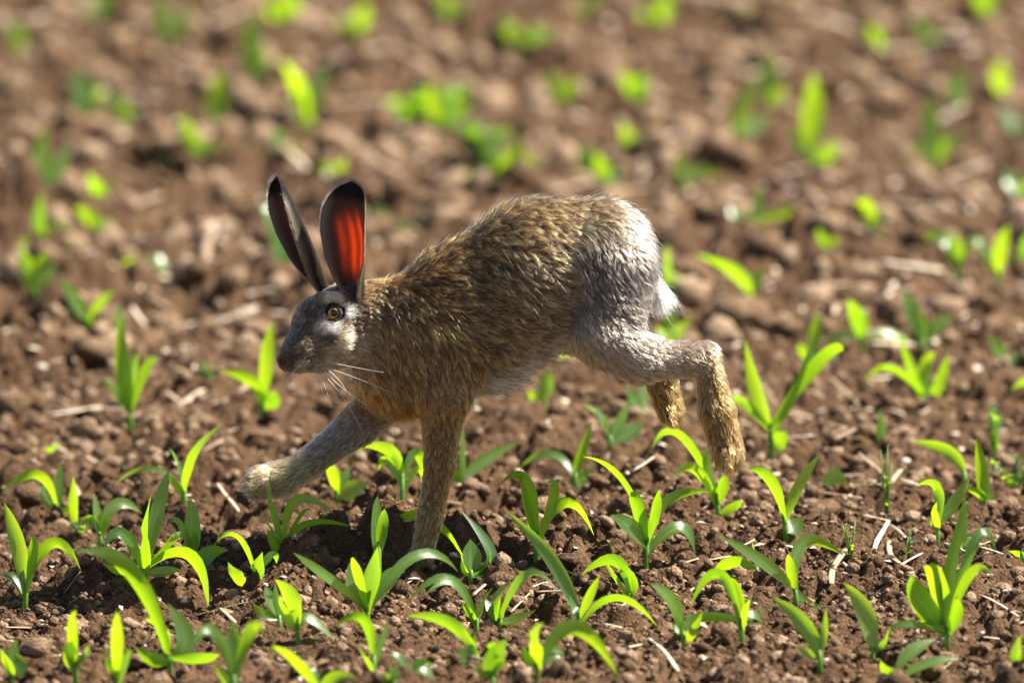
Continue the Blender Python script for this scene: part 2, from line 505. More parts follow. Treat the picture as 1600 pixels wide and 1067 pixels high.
WIN = [(1100, 1600, 590, 900, 46), (0, 420, 560, 800, 26), (1050, 1600, 300, 560, 18), (0, 430, 380, 560, 12)]
for (xa, xb, ya, yb, cnt) in WIN:      # dry bits where the photo shows them thickest
    for i in range(cnt):
        p0 = ground(random.uniform(xa, xb), random.uniform(ya, yb))
        a = random.uniform(-1.2, 1.2); l = random.uniform(.010, .038)
        p1 = p0 + np.array([math.cos(a), math.sin(a), 0]) * l
        kind_ = 'stubby' if l < .02 else 'slim'
        wh = 'past the hare hind feet' if xa > 1000 else 'ahead of the hare'
        make_straw(p0, p1, random.uniform(.0016, .0042), random.uniform(-.2, .2), f'{kind_} dry straw scrap on the soil {wh}', 'straw', .3, f'{kind_} straw scraps {wh}', name='straw_scrap')
for i in range(70):                    # broad weathered residue farther out
    x, y = scatter_view(1, 1.0, 6.3, 1.0)
    a = random.uniform(-.7, .7); l = random.uniform(.03, .10)
    p0 = np.array([x[0], y[0], 0]); p1 = p0 + np.array([math.cos(a), math.sin(a), 0]) * l
    big = l > .065
    make_straw(p0, p1, random.uniform(.004, .009), random.uniform(-.15, .15),
               ('long' if big else 'short') + ' broad weathered husk lying on the soil ' + ('well' if y[0] < 3.5 else 'far') + ' beyond the hare',
               'husk', .25, ('long' if big else 'short') + ' broad husks ' + ('well' if y[0] < 3.5 else 'far') + ' beyond the hare', name='husk_piece')
# chaff: tiny pale flakes, beyond counting
x, y = scatter_view(2600, -1.0, 5.0, 1.15)
Vc, Fc = [], []
for i in range(len(x)):
    a = random.uniform(0, 6.28); l = random.uniform(.002, .0085) * (1.6 if y[i] > 1.2 else 1); ww = l * random.uniform(.25, .6)
    c = np.array([x[i], y[i], float(hgt(x[i], y[i])) + .0022])
    u = np.array([math.cos(a), math.sin(a), random.uniform(-.3, .5)]) * l
    v = np.array([-math.sin(a), math.cos(a), random.uniform(-.3, .3)]) * ww
    k = len(Vc)
    h = np.array([0, 0, .0012])
    Vc += [c - u, c + v * .9 + h, c + u, c - v + h, c - h]
    Fc += [(k, k + 3, k + 1), (k + 3, k + 2, k + 1), (k, k + 1, k + 4), (k + 1, k + 2, k + 4), (k + 2, k + 3, k + 4), (k + 3, k, k + 4)]
o = mesh('chaff', Vc, Fc, M_STRAW, smooth=False)
tag(o, 'tiny pale chaff flakes strewn over the soil', 'chaff', kind='stuff')

# pale stones
def stone_material():
    m, nt, N, L, b = new_mat('pale_stone')
    tc = N.new('ShaderNodeTexCoord'); n = N.new('ShaderNodeTexNoise'); n.inputs['Scale'].default_value = 4; n.inputs['Detail'].default_value = 6
    L.new(tc.outputs['Object'], n.inputs['Vector'])
    r = ramp(N, [(.3, (.34, .29, .24)), (.7, (.62, .57, .50))]); L.new(n.outputs[0], r.inputs[0]); L.new(r.outputs[0], b.inputs['Base Color'])
    b.inputs['Roughness'].default_value = .7
    return m
M_STONE = stone_material()
stone_me = []
for s in range(5):
    pv, pf = lump_proto(2, 400 + s, .12)
    me = bpy.data.meshes.new('pebble'); me.from_pydata([tuple(v) for v in pv], [], [tuple(map(int, f)) for f in pf])
    me.polygons.foreach_set('use_smooth', [True] * len(me.polygons)); me.materials.append(M_STONE); stone_me.append(me)
PEB = [(65, 566, 12), (258, 905, 8), (500, 872, 7), (594, 1017, 8), (706, 826, 6), (708, 880, 8), (1083, 1012, 8), (830, 1015, 7),
       (1395, 1028, 9), (1460, 1049, 9), (1330, 738, 7), (1415, 722, 9), (1440, 745, 9), (1535, 985, 6), (1362, 912, 6), (1232, 990, 7),
       (290, 935, 7), (205, 960, 6), (165, 912, 6), (1110, 797, 6), (1150, 660, 8), (1070, 605, 8), (1255, 470, 8), (1080, 355, 9),
       (240, 500, 9), (390, 480, 8), (640, 935, 4), (622, 928, 4), (1450, 835, 7), (305, 735, 7), (190, 728, 8)]
for i, (px, py, r) in enumerate(PEB):
    p = ground(px, py); rr = wpx(r, p) * .8
    o = bpy.data.objects.new('pebble', stone_me[i % 5]); COL.objects.link(o)
    o.location = (p[0], p[1], p[2] + rr * .25); o.scale = (rr * 1.25, rr, rr * .8); o.rotation_euler = (0, 0, random.uniform(0, 6))
    tag(o, 'small pale rounded pebble resting on brown soil', 'pebble', 'pale pebbles on the soil')

# ------------------------------------------------------------------ maize seedlings
def leaf_mesh(P0, P1, P2, wid, seed, parent, base):
    r = random.Random(seed)
    P0, P1, P2 = (np.array(p, float) for p in (P0, P1, P2))
    C = 2 * P1 - (P0 + P2) / 2
    n = 12
    th0 = r.choice((-1, 1)) * r.uniform(.15, .95); tw = r.uniform(-.8, .8)
    V, F, UV = [], [], []
    for i in range(n):
        t = i / (n - 1)
        p = (1 - t) ** 2 * P0 + 2 * t * (1 - t) * C + t * t * P2
        d = 2 * (1 - t) * (C - P0) + 2 * t * (P2 - C); d /= (np.linalg.norm(d) + 1e-9)
        b0 = np.cross(d, FW); b0 /= (np.linalg.norm(b0) + 1e-9)
        n0 = np.cross(b0, d)
        th = th0 + tw * t
        bb = b0 * math.cos(th) + n0 * math.sin(th)
        nn = -b0 * math.sin(th) + n0 * math.cos(th)
        if nn[2] < 0: nn = -nn
        sm = min(1, t / .38); sm = sm * sm * (3 - 2 * sm)
        ww = wid * (.42 + .58 * sm)
        if t > .45: ww *= max(0.02, 1 - ((t - .45) / .55) ** 2.1)
        fold = ww * (.38 - .16 * t)
        wav = .06 * ww * math.sin(t * 11 + seed)
        for j, s in enumerate((-1, 0, 1)):
            q = p + bb * ww * s + nn * (fold * abs(s) - fold * .5 + wav * s)
            V.append(q - base); UV.append((j / 2, t))
    for i in range(n - 1):
        for j in range(2):
            a = i * 3 + j
            F.append((a, a + 1, a + 4, a + 3))
    o = mesh('leaf', V, F, M_LEAF, parent)
    uvl = o.data.uv_layers.new(name='UVMap')
    for lp in o.data.loops:
        uvl.data[lp.index].uv = UV[lp.vertex_index]
    return o

def tube(name, pts, radii, mat, parent, seg=7, base=np.zeros(3)):
    V, F = [], []
    P = [np.array(p, float) for p in pts]
    n = len(P)
    for i, p in enumerate(P):
        t = P[min(i + 1, n - 1)] - P[max(i - 1, 0)]; t /= (np.linalg.norm(t) + 1e-9)
        ref = np.array([0, 1.0, 0]) if abs(t[1]) < .9 else np.array([1.0, 0, 0])
        s = np.cross(t, ref); s /= np.linalg.norm(s); u = np.cross(s, t)
        for k in range(seg):
            a = 2 * math.pi * k / seg
            V.append(p + (s * math.cos(a) + u * math.sin(a)) * radii[i] - base)
    for i in range(n - 1):
        for k in range(seg):
            F.append((i * seg + k, i * seg + (k + 1) % seg, (i + 1) * seg + (k + 1) % seg, (i + 1) * seg + k))
    F.append(tuple(range(seg - 1, -1, -1))); F.append(tuple((n - 1) * seg + k for k in range(seg)))
    return mesh(name, V, F, mat, parent)

WORDS = {1: 'single', 2: 'two', 3: 'three', 4: 'four', 5: 'five', 6: 'six', 7: 'seven'}
def seedling(bx, by, sx, sy, leaves, label=None, seed=None):
    seed = seed if seed is not None else int(bx * 13 + by * 7)
    r = random.Random(seed)
    B = ground(bx, by)
    root = empty('maize_seedling', B)
    Tp = pix(sx, sy, B[1])
    sw = max(.0022, wpx(5.0, B))
    tube('stem', [B - [0, 0, .015], B * .6 + Tp * .4, Tp], [sw, sw * .95, sw * .6], M_STEM, root, base=B)
    for i, lf in enumerate(leaves):
        mx, my, tx, ty, wd = lf[:5]
        u = r.uniform(.35, .95)
        st = B * (1 - u) + Tp * u
        lat = abs(tx - bx) + .4 * abs(ty - by)
        dep = r.choice((-1, 1)) * r.uniform(.15, .6) * wpx(lat, B)
        M_ = pix(mx, my, B[1] + dep * .45)
        T_ = pix(tx, ty, B[1] + dep)
        T_[2] = max(T_[2], float(hgt(T_[0], T_[1])) + .002)
        leaf_mesh(st, M_, T_, wpx(wd, B) * (1.02 if B[1] > 1 else .92), seed + i * 17, root, B)
    n = len(leaves)
    hpx = by - min(min(l[1], l[3]) for l in leaves)
    size = 'tall' if hpx > 120 else ('small' if hpx < 55 else 'middling')
    spread = max(abs(l[2] - bx) for l in leaves)
    shape = 'wide arching' if spread > 75 else ('upright' if spread < 28 else 'spreading')
    if B[1] > 2.8: place = 'far beyond the hare ' + ('nose' if bx < 430 else 'rump' if bx > 1030 else 'back')
    elif B[1] > .75: place = 'beyond the hare ' + ('nose' if bx < 430 else 'rump' if bx > 1030 else 'back')
    elif B[1] > .12: place = 'just past the hare ' + ('raised front paw' if bx < 560 else 'hind feet' if bx > 1060 else 'belly')
    elif B[1] > -.22: place = ('beside the hare front paws' if 380 < bx < 800 else 'in the path ahead of the hare' if bx <= 380 else 'below the hare hind feet' if bx < 1250 else 'near the dry straw patch')
    else: place = 'on this side of the hare ' + ('head' if bx < 560 else 'tail' if bx > 1050 else 'belly')
    lab = label or f'{size} maize seedling, {WORDS.get(n, "many")} {shape} {"leaf" if n == 1 else "leaves"}, {place}'
    tag(root, lab, 'maize seedling', 'maize seedlings ' + place)
    return root

PL = [
 (38,962,42,905,[(28,850,6,785,15),(32,868,20,832,13),(82,848,126,890,11),(20,905,2,897,10),(52,868,50,838,10)]),
 (268,1062,262,1020,[(206,893,118,862,15),(290,1000,262,942,18),(240,1030,212,1010,13),(312,1028,342,1022,10),(255,985,226,968,12)]),
 (226,925,228,885,[(226,850,236,772,20),(246,800,264,734,13),(192,834,162,858,11),(296,868,326,958,16),(255,893,281,889,10),(190,895,160,878,12),(276,838,262,846,9)]),
 (297,892,297,860,[(300,825,297,778,15),(276,816,256,830,12),(303,850,304,830,9)]),
 (118,832,118,815,[(116,790,115,744,13)]),
 (157,856,156,830,[(152,805,147,770,9),(165,822,170,800,9),(182,788,222,802,11),(142,812,128,822,9)]),
 (88,802,88,785,[(92,760,95,722,9),(58,742,2,770,11),(74,778,68,755,12),(106,796,122,786,8)]),
 (288,785,287,760,[(302,712,352,660,10),(277,722,264,700,9),(272,755,258,744,9),(236,732,180,756,6)]),
 (205,669,204,640,[(194,580,186,492,15),(208,580,218,545,14),(180,612,156,590,12),(226,580,246,558,9)]),
 (70,717,70,705,[(56,702,42,690,5),(80,702,96,690,6)]),
 (411,652,410,630,[(388,592,344,582,12),(416,565,426,502,14),(424,625,430,610,16)]),
 (118,1056,118,1020,[(112,985,119,953,12),(110,1025,112,1000,15),(134,1025,140,1002,20)]),
 (180,1090,180,1050,[(182,1000,183,955,14),(166,1030,168,1010,14),(198,1030,203,1012,12)]),
 (18,1082,18,1050,[(12,1040,0,1012,12),(32,1040,6,1014,12),(20,1020,28,998,10)]),
 (366,1095,366,1050,[(366,1015,362,970,14),(332,985,300,1016,11),(392,986,412,988,12),(350,1060,335,1030,10)]),
 (398,940,400,905,[(376,905,356,878,15),(370,838,333,853,9),(404,890,410,862,18),(424,868,432,880,9)]),
 (304,905,306,893,[(322,868,357,860,15),(300,880,296,868,8)]),
 (445,888,443,858,[(428,836,404,790,7),(424,790,424,734,14),(480,818,556,824,7),(470,806,486,798,7),(462,782,522,802,9),(430,850,418,825,9)]),
 (466,1012,464,975,[(457,940,430,905,20),(484,966,526,1006,11),(446,960,436,930,10)]),
 (438,990,436,960,[(426,945,414,915,14),(412,958,398,945,9),(432,930,428,912,9)]),
 (575,978,573,945,[(512,902,458,863,10),(553,920,546,878,12),(558,898,552,871,13),(584,900,590,854,23),(606,904,633,893,15),(650,868,716,893,10),(566,935,563,905,11)]),
 (592,862,592,845,[(588,818,590,774,12),(598,822,601,795,10)]),
 (612,866,614,850,[(672,812,729,886,14),(600,850,592,835,8)]),
 (628,818,629,740,[(612,706,568,698,13),(652,735,660,766,11),(650,708,667,762,11),(604,720,592,735,8)]),
 (584,1080,584,1020,[(566,966,520,982,11),(596,1000,607,970,9),(572,1030,560,1010,10)]),
 (744,992,745,965,[(700,904,636,942,10),(712,912,664,930,8),(756,940,770,918,14),(735,960,722,940,9)]),
 (736,910,736,890,[(736,872,735,842,20),(768,868,720,797,12),(756,890,766,862,13),(724,890,722,862,9)]),
 (780,990,780,965,[(776,938,802,902,20),(824,898,870,924,13),(806,968,838,952,16),(770,955,758,935,11)]),
 (748,1048,746,1025,[(704,974,636,962,12),(722,1030,700,1042,19),(738,1010,744,985,9)]),
 (770,1085,770,1050,[(772,1030,792,998,18),(776,1020,760,1008,16),(750,1050,738,1040,9)]),
 (640,1066,640,1048,[(626,1030,607,1024,10),(660,1044,678,1062,14),(655,1036,675,1038,8)]),
 (616,1095,616,1060,[(616,1055,610,1038,15),(606,1060,596,1052,9)]),
 (500,1095,500,1068,[(458,1030,424,1008,14),(520,1060,560,1062,12),(492,1055,480,1045,9)]),
 (905,988,903,955,[(868,884,790,798,12),(962,934,1026,1002,10),(922,930,936,900,8),(896,950,890,928,12)]),
 (840,1066,840,1030,[(836,1000,850,972,22),(896,980,966,1056,15),(866,1020,882,1022,12),(826,1030,818,1010,9)]),
 (984,945,984,925,[(962,876,908,898,12),(988,912,972,880,14),(960,900,942,872,5)]),
 (1068,1012,1068,985,[(1052,942,1016,912,15),(1098,964,1190,976,10),(1080,990,1098,955,9),(1060,985,1050,972,8)]),
 (1160,1010,1158,965,[(1124,896,1078,948,10),(1150,925,1128,905,13),(1176,960,1192,972,10),(1164,960,1172,935,10)]),
 (1008,888,1012,840,[(1036,790,1112,768,14),(972,750,910,713,9),(988,826,954,804,17),(1062,824,1086,892,14),(1024,800,1030,765,10),(996,790,984,772,12)]),
 (838,858,838,830,[(822,790,812,724,13),(884,786,928,836,13),(822,752,782,756,11),(866,772,854,754,9)]),
 (900,757,898,735,[(864,710,812,730,10),(908,712,926,658,9),(916,745,932,738,15)]),
 (954,704,954,680,[(932,645,908,633,13),(970,655,982,625,10),(986,674,1004,660,16),(950,668,948,650,13)]),
 (1124,808,1120,770,[(1088,734,1050,745,10),(1062,680,1018,702,12),(1106,730,1104,700,9),(1146,792,1160,782,8),(1112,760,1100,744,12),(1130,760,1134,740,10)]),
 (1230,850,1224,800,[(1205,752,1168,732,12),(1246,765,1282,708,11),(1240,822,1252,806,18)]),
 (1246,952,1242,915,[(1254,848,1320,868,13),(1190,876,1124,838,11),(1270,950,1292,942,10),(1236,890,1232,865,9)]),
 (1184,905,1182,885,[(1180,868,1175,846,13),(1148,880,1114,894,14),(1192,885,1200,872,9)]),
 (1282,1038,1280,1015,[(1256,975,1204,932,14),(1288,990,1290,950,8),(1262,1020,1246,1010,8)]),
 (1364,1032,1362,1010,[(1352,958,1318,910,16),(1352,1024,1336,1018,14),(1376,1010,1388,994,8)]),
 (1482,1022,1478,965,[(1488,880,1516,776,18),(1440,940,1424,898,20),(1462,905,1450,882,20),(1526,842,1556,862,11),(1516,896,1552,902,9),(1446,966,1458,971,12),(1410,975,1384,1002,9),(1496,960,1494,930,10)]),
 (1400,1075,1404,1045,[(1424,1018,1462,998,14),(1450,1036,1502,1030,11),(1388,1050,1376,1032,12)]),
 (1464,842,1466,812,[(1492,785,1516,743,13),(1464,762,1430,760,11),(1460,810,1464,784,12)]),
 (1500,870,1500,850,[(1502,830,1508,776,13),(1516,846,1534,850,10)]),
 (1540,804,1540,770,[(1536,745,1525,684,12),(1544,790,1550,768,17),(1528,770,1508,762,9)]),
 (1510,764,1506,735,[(1484,706,1424,690,11)]),
 (1592,1072,1592,1040,[(1588,1020,1596,988,14),(1602,1030,1610,1010,14)]),
 (1612,900,1610,890,[(1598,872,1576,888,12),(1602,870,1606,850,10)]),
 (1378,702,1378,692,[(1378,672,1375,638,14)]),
 (1302,772,1302,765,[(1304,750,1306,728,20)]),
 (1455,648,1454,630,[(1430,590,1404,520,10),(1388,576,1346,612,9),(1468,600,1482,552,10),(1446,575,1462,550,11)]),
 (1206,710,1204,660,[(1184,622,1164,530,16),(1248,600,1282,490,11),(1284,562,1318,548,14),(1216,690,1230,674,18),(1166,632,1140,624,9)]),
 (1442,555,1442,530,[(1428,492,1410,450,13),(1462,510,1492,494,10),(1446,520,1450,500,14)]),
 (1348,560,1346,525,[(1340,495,1324,468,15),(1318,525,1286,536,11),(1388,522,1424,562,10)]),
 (1268,575,1270,550,[(1274,525,1280,488,11),(1256,550,1248,535,10)]),
 (1576,585,1575,565,[(1564,552,1544,524,13),(1590,560,1604,550,9)]),
 (1172,474,1170,450,[(1148,425,1086,398,13),(1182,440,1188,418,11)]),
 (1178,374,1178,345,[(1182,325,1186,285,11),(1156,340,1138,322,12),(1224,332,1248,382,10)]),
 (1366,375,1365,350,[(1356,325,1338,320,14),(1374,345,1386,322,15)]),
 (1496,444,1496,415,[(1494,392,1490,365,14),(1474,373,1444,375,12),(1526,378,1556,436,11)]),
 (1560,448,1558,420,[(1562,392,1576,352,13),(1545,415,1530,400,9)]),
 (1598,425,1598,405,[(1594,400,1578,410,14),(1604,380,1610,360,12)]),
 (722,790,720,755,[(724,715,722,658,12),(752,722,812,690,11),(706,738,698,712,12)]),
 (526,792,526,765,[(520,742,516,720,13),(556,766,584,772,18),(538,745,546,730,8)]),
 (850,640,850,620,[(854,600,856,578,13),(826,635,776,646,11),(838,622,826,610,10)]),
 (1005,655,1005,630,[(1006,610,1002,575,12),(990,625,978,600,12)]),
 (560,745,560,720,[(562,700,566,680,10),(552,725,546,712,8)]),
 (872,570,872,550,[(890,560,930,562,11),(866,540,850,530,9)]),
 (1045,480,1045,440,[(1044,420,1042,380,15),(1054,450,1064,420,12)]),
 (1050,540,1050,510,[(1046,495,1042,460,14),(1068,510,1085,490,12)]),
 (68,330,66,290,[(64,250,70,195,16),(52,290,30,270,14),(90,262,108,228,14)]),
 (64,400,64,370,[(62,345,66,300,15),(88,352,112,355,15),(46,388,28,372,14)]),
 (54,470,54,445,[(60,420,74,395,14),(42,420,32,385,13),(74,440,86,405,12)]),
 (160,318,160,300,[(150,292,138,270,14),(170,295,186,270,10)]),
 (150,372,152,358,[(140,340,116,325,13),(166,350,182,345,11)]),
 (222,440,224,428,[(214,416,190,410,13),(244,412,264,420,20)]),
 (140,530,138,500,[(118,470,96,435,13),(156,478,180,455,11),(160,508,178,500,12)]),
 (188,545,188,525,[(186,500,184,478,12)]),
 (292,272,292,250,[(300,225,282,180,17),(270,255,258,240,14),(316,236,345,228,11)]),
 (342,205,342,185,[(342,155,346,108,17),(330,180,318,168,10)]),
 (376,258,376,245,[(380,232,366,215,16),(392,240,398,228,11)]),
 (132,195,132,175,[(128,145,120,105,17),(150,160,158,125,14)]),
 (194,205,194,190,[(186,170,170,142,16),(204,180,212,165,10)]),
 (28,84,28,70,[(24,56,14,34,18),(38,62,48,50,14)]),
 (150,40,150,25,[(160,10,180,-10,16),(136,20,122,6,14)]),
 (262,80,262,60,[(256,30,246,-10,16),(282,40,296,10,15)]),
 (396,138,396,115,[(394,70,388,15,17),(408,105,416,75,13)]),
 (440,40,440,25,[(450,10,470,-6,18),(428,20,414,4,13)]),
 (480,208,480,180,[(462,130,440,95,17),(492,150,512,105,16),(474,165,472,135,16)]),
 (440,258,440,240,[(436,220,430,200,15),(456,240,470,230,11)]),
 (440,445,440,410,[(436,375,432,325,15),(452,405,468,390,12),(424,340,400,325,15)]),
 (604,362,606,350,[(596,340,582,322,14),(628,352,652,350,13)]),
 (520,290,520,275,[(512,268,498,258,13),(530,266,538,248,12)]),
 (640,190,640,175,[(630,165,612,152,14),(660,160,676,140,13)]),
 (690,215,690,190,[(680,165,672,130,15),(712,180,736,165,14),(700,170,706,145,12)]),
 (775,300,775,270,[(768,245,756,205,17),(800,252,812,212,17),(750,282,730,265,13)]),
 (824,305,824,280,[(818,255,808,230,16),(834,272,842,250,12)]),
 (912,275,912,260,[(916,245,908,228,14),(930,255,946,248,11)]),
 (984,248,984,232,[(980,215,970,192,14),(998,225,1010,210,12)]),
 (946,300,946,282,[(940,262,930,240,14),(960,276,978,266,11)]),
 (1068,300,1068,280,[(1064,262,1058,240,13),(1090,268,1130,276,10)]),
 (1150,245,1152,210,[(1160,170,1180,120,18),(1140,215,1112,218,11),(1172,200,1205,180,14)]),
 (1200,180,1200,155,[(1200,125,1204,82,17),(1214,150,1228,135,12)]),
 (1268,265,1268,235,[(1270,180,1272,112,18),(1250,225,1232,200,14),(1292,240,1308,222,13)]),
 (1362,86,1362,70,[(1366,58,1358,40,14),(1374,66,1384,52,10)]),
 (1444,76,1444,60,[(1440,45,1428,28,16),(1460,58,1476,48,12)]),
 (1462,272,1462,240,[(1456,195,1452,145,14),(1440,235,1420,222,12),(1484,225,1520,212,13)]),
 (1500,165,1500,150,[(1496,130,1500,110,15),(1488,148,1480,135,10)]),
 (1566,160,1566,145,[(1562,125,1566,92,17),(1582,175,1598,205,14)]),
 (1590,215,1590,200,[(1578,190,1560,165,15),(1604,190,1612,175,12)]),
 (990,160,990,145,[(982,130,968,118,14),(1000,135,1010,115,12)]),
 (872,160,872,145,[(862,130,846,118,14),(890,140,905,125,12)]),
 (1030,50,1030,35,[(1036,15,1046,-10,15),(1014,30,1000,15,14)]),
 (920,40,920,25,[(926,5,934,-12,15),(906,22,892,8,13)]),
 (700,40,700,25,[(694,5,690,-15,14),(714,20,728,5,13)]),
 (1180,60,1180,45,[(1176,25,1170,5,14),(1196,40,1210,30,11)]),
 (1540,30,1540,15,[(1536,0,1530,-15,15),(1552,10,1566,0,12)]),
 (560,60,560,45,[(566,25,574,5,14),(546,42,532,30,12)]),
 (1290,400,1290,385,[(1284,372,1276,358,9),(1300,380,1310,370,8)]),
 (1590,330,1590,300,[(1584,290,1570,262,14),(1600,300,1612,280,12)]),
 (330,600,330,585,[(322,575,312,566,8),(340,580,352,572,8)]),
 (-20,960,-20,920,[(-10,880,-2,830,14),(-30,900,-50,870,12)]),
 (-60,760,-60,720,[(-40,700,-10,745,12),(-75,690,-85,650,12)]),
 (1650,760,1650,720,[(1630,690,1600,680,12),(1660,690,1670,640,12)]),
 (1640,640,1640,610,[(1615,595,1580,610,12),(1650,590,1660,550,12)]),
 (-30,600,-30,570,[(-20,540,-5,510,12),(-45,560,-60,540,12)]),
]
for p in PL:
    seedling(*p)

# ------------------------------------------------------------------ low weeds
def weed(px, py, hpx, n, label, spread=.5, seed=1, lw=.0028):
    r = random.Random(seed)
    B = ground(px, py)
    root = empty('weed', B)
    H = wpx(hpx, B)
    for k in range(3):
        a = r.uniform(0, 6.28)
        top = B + np.array([math.cos(a) * spread * H * .5, math.sin(a) * spread * H * .5, H * r.uniform(.75, 1)])
        tube('stem', [B - [0, 0, .006], (B + top) / 2 + [0, 0, .06 * H], top], [.0014, .0012, .0006], M_STEM, root, 5, B)
        V, F = [], []
        for i in range(n // 3):
            t = r.uniform(.12, 1)
            c = B * (1 - t) + top * t
            a2 = r.uniform(0, 6.28); l = lw * r.uniform(1.2, 2.8)
            d = np.array([math.cos(a2), math.sin(a2), r.uniform(.1, .9)]); d /= np.linalg.norm(d)
            s = np.cross(d, [0, 0, 1.0]); s /= np.linalg.norm(s)
            k0 = len(V)
            V += [c - B, c + d * l * .5 + s * l * .28 - B, c + d * l - B, c + d * l * .5 - s * l * .28 - B]
            F.append((k0, k0 + 1, k0 + 2, k0 + 3))
        mesh('foliage', V, F, M_LEAF, root)
    return tag(root, label, 'weed')
weed(1552, 718, 92, 150, 'tall narrow feathery weed with dense small leaves', .35, 3, .0050)
weed(1585, 765, 60, 140, 'low bushy pale weed beside a feathery weed', 1.2, 4, .0045)
weed(1330, 880, 60, 24, 'thin wiry weed stalk in the dry straw patch', .5, 5, .0030)
weed(1418, 880, 45, 30, 'sparse wiry weed beside curled white straw', .5, 6, .0030)
weed(1385, 810, 110, 24, 'tall thin wiry weed under a single upright leaf', .25, 8, .0030)
weed(130, 835, 20, 40, 'tiny creeping weed between two upright leaves', 2.0, 9, .0040)
weed(690, 185, 60, 150, 'blurred bushy weed clump far beyond the hare ears', 1.2, 10, .011)
weed(760, 262, 60, 150, 'blurred yellow green weed clump beyond the arched back', 1.3, 11, .010)
weed(640, 200, 40, 120, 'blurred low weed clump beside a far bushy weed', 1.6, 12, .010)
weed(1035, 560, 40, 100, 'leafy weed clump behind the hare tail', 1.2, 13, .008)
weed(820, 85, 40, 120, 'blurred low weed clump in the farthest soil', 1.6, 14, .012)

# ------------------------------------------------------------------ the hare
def W(px, py, y=0.0):
    return pix(px, py, y)
PXM = 1.0 / S
# capsules with two radii: (ax, ay, adepth, ar, bx, by, bdepth, br, blend px, zone, width scale)
PR = [
 # trunk
 ('rump',   935, 396, 0.0, 84, 835, 418, 0.0, 100, 20, .80),
 ('back',   835, 418, 0.0, 100, 728, 488, 0.0, 104, 20, .80),
 ('chest',  728, 488, 0.0, 104, 650, 545, -.005, 86, 20, .78),
 ('breast', 650, 545, -.005, 84, 622, 585, -.005, 64, 30, .85),
 ('neck',   640, 530, -.005, 78, 560, 508, -.012, 46, 30, .80),
 ('neck',   655, 505, -.005, 76, 585, 484, -.014, 44, 26, .80),
 ('belly',  760, 540, 0.0, 66, 850, 480, 0.0, 66, 30, .80),
 # near hind leg
 ('thigh',  955, 425, -.030, 68, 950, 520, -.040, 50, 22, .62),
 ('knee',   945, 527, -.040, 48, 1000, 559, -.040, 37, 14, .80),
 ('shank',  1000, 559, -.040, 36, 1082, 563, -.038, 25, 14, .80),
 ('hock',   1078, 559, -.038, 25, 1100, 556, -.038, 20, 10, .85),
 ('hfoot',  1104, 556, -.038, 19, 1120, 640, -.040, 25, 10, .75),
 ('hfoot',  1120, 640, -.040, 25, 1138, 708, -.040, 24, 10, .75),
 # far hind leg
 ('fthigh', 935, 440, .035, 60, 890, 520, .045, 30, 16, .7),
 ('fshank', 892, 522, .045, 28, 1040, 556, .042, 18, 10, .85),
 ('fhock',  1040, 556, .042, 18, 1070, 550, .042, 16, 8, .9),
 ('ffoot',  1028, 574, .042, 25, 1048, 642, .042, 20, 8, .75),
 ('ffoot',  1044, 640, .034, 9, 1050, 660, .030, 6, 6, 1.0),
 ('ffoot',  1048, 640, .048, 9, 1056, 658, .050, 6, 6, 1.0),
 ('hfoot',  1136, 705, -.050, 11, 1136, 728, -.055, 8, 6, 1.0),
 ('hfoot',  1140, 708, -.036, 11, 1146, 728, -.036, 8, 6, 1.0),
 ('hfoot',  1128, 704, -.030, 10, 1128, 722, -.026, 7, 6, 1.0),
 # tail
 ('tail',   1000, 430, 0.0, 22, 1026, 462, 0.0, 13, 14, .9),
 # near foreleg, planted
 ('shoulder', 700, 520, -.030, 62, 692, 610, -.040, 42, 26, .70),
 ('foreleg', 692, 625, -.042, 36, 688, 720, -.042, 22, 18, .85),
 ('foreleg', 688, 720, -.042, 22, 670, 815, -.040, 18, 10, .85),
 ('fpaw',   670, 815, -.040, 18, 660, 862, -.040, 17, 8, .9),
 ('fpaw',   660, 866, -.040, 16, 640, 880, -.042, 13, 8, 1.0),
 # far foreleg, reaching
 ('reach',  640, 585, .036, 48, 560, 662, .048, 29, 24, .75),
 ('reach',  560, 664, .048, 30, 488, 718, .056, 22, 12, .85),
 ('reachpaw', 480, 726, .057, 22, 440, 748, .058, 25, 10, .9),
 ('reachpaw', 440, 748, .058, 25, 412, 752, .057, 25, 8, .9),
 ('reachpaw', 414, 742, .048, 12, 396, 744, .044, 8, 6, 1.0),
 ('reachpaw', 412, 756, .044, 12, 392, 760, .040, 8, 6, 1.0),
 ('reachpaw', 414, 764, .056, 12, 402, 772, .054, 8, 6, 1.0),
 ('reachpaw', 412, 748, .068, 12, 393, 750, .070, 8, 6, 1.0),
 # head
 ('skull',  545, 488, -.020, 48, 502, 506, -.040, 42, 16, .80),
 ('face',   502, 508, -.040, 40, 468, 545, -.058, 25, 14, .85),
 ('muzzle', 470, 546, -.057, 24, 452, 561, -.064, 19, 10, .95),
 ('jaw',    548, 530, -.026, 38, 500, 556, -.042, 23, 14, .85),
 ('chin',   498, 560, -.046, 19, 466, 571, -.056, 11, 8, .9),
 ('cheek',  526, 528, -.050, 22, 508, 540, -.056, 16, 14, .8),
 ('brow',   505, 470, -.050, 13, 535, 470, -.046, 12, 12, .8),
]
prim = []
for (z, ax, ay, ad, ar, bx, by, bd, br, k, ysc) in PR:
    prim.append((z, W(ax, ay, ad), ar * PXM, W(bx, by, bd), br * PXM, k * PXM, ysc))

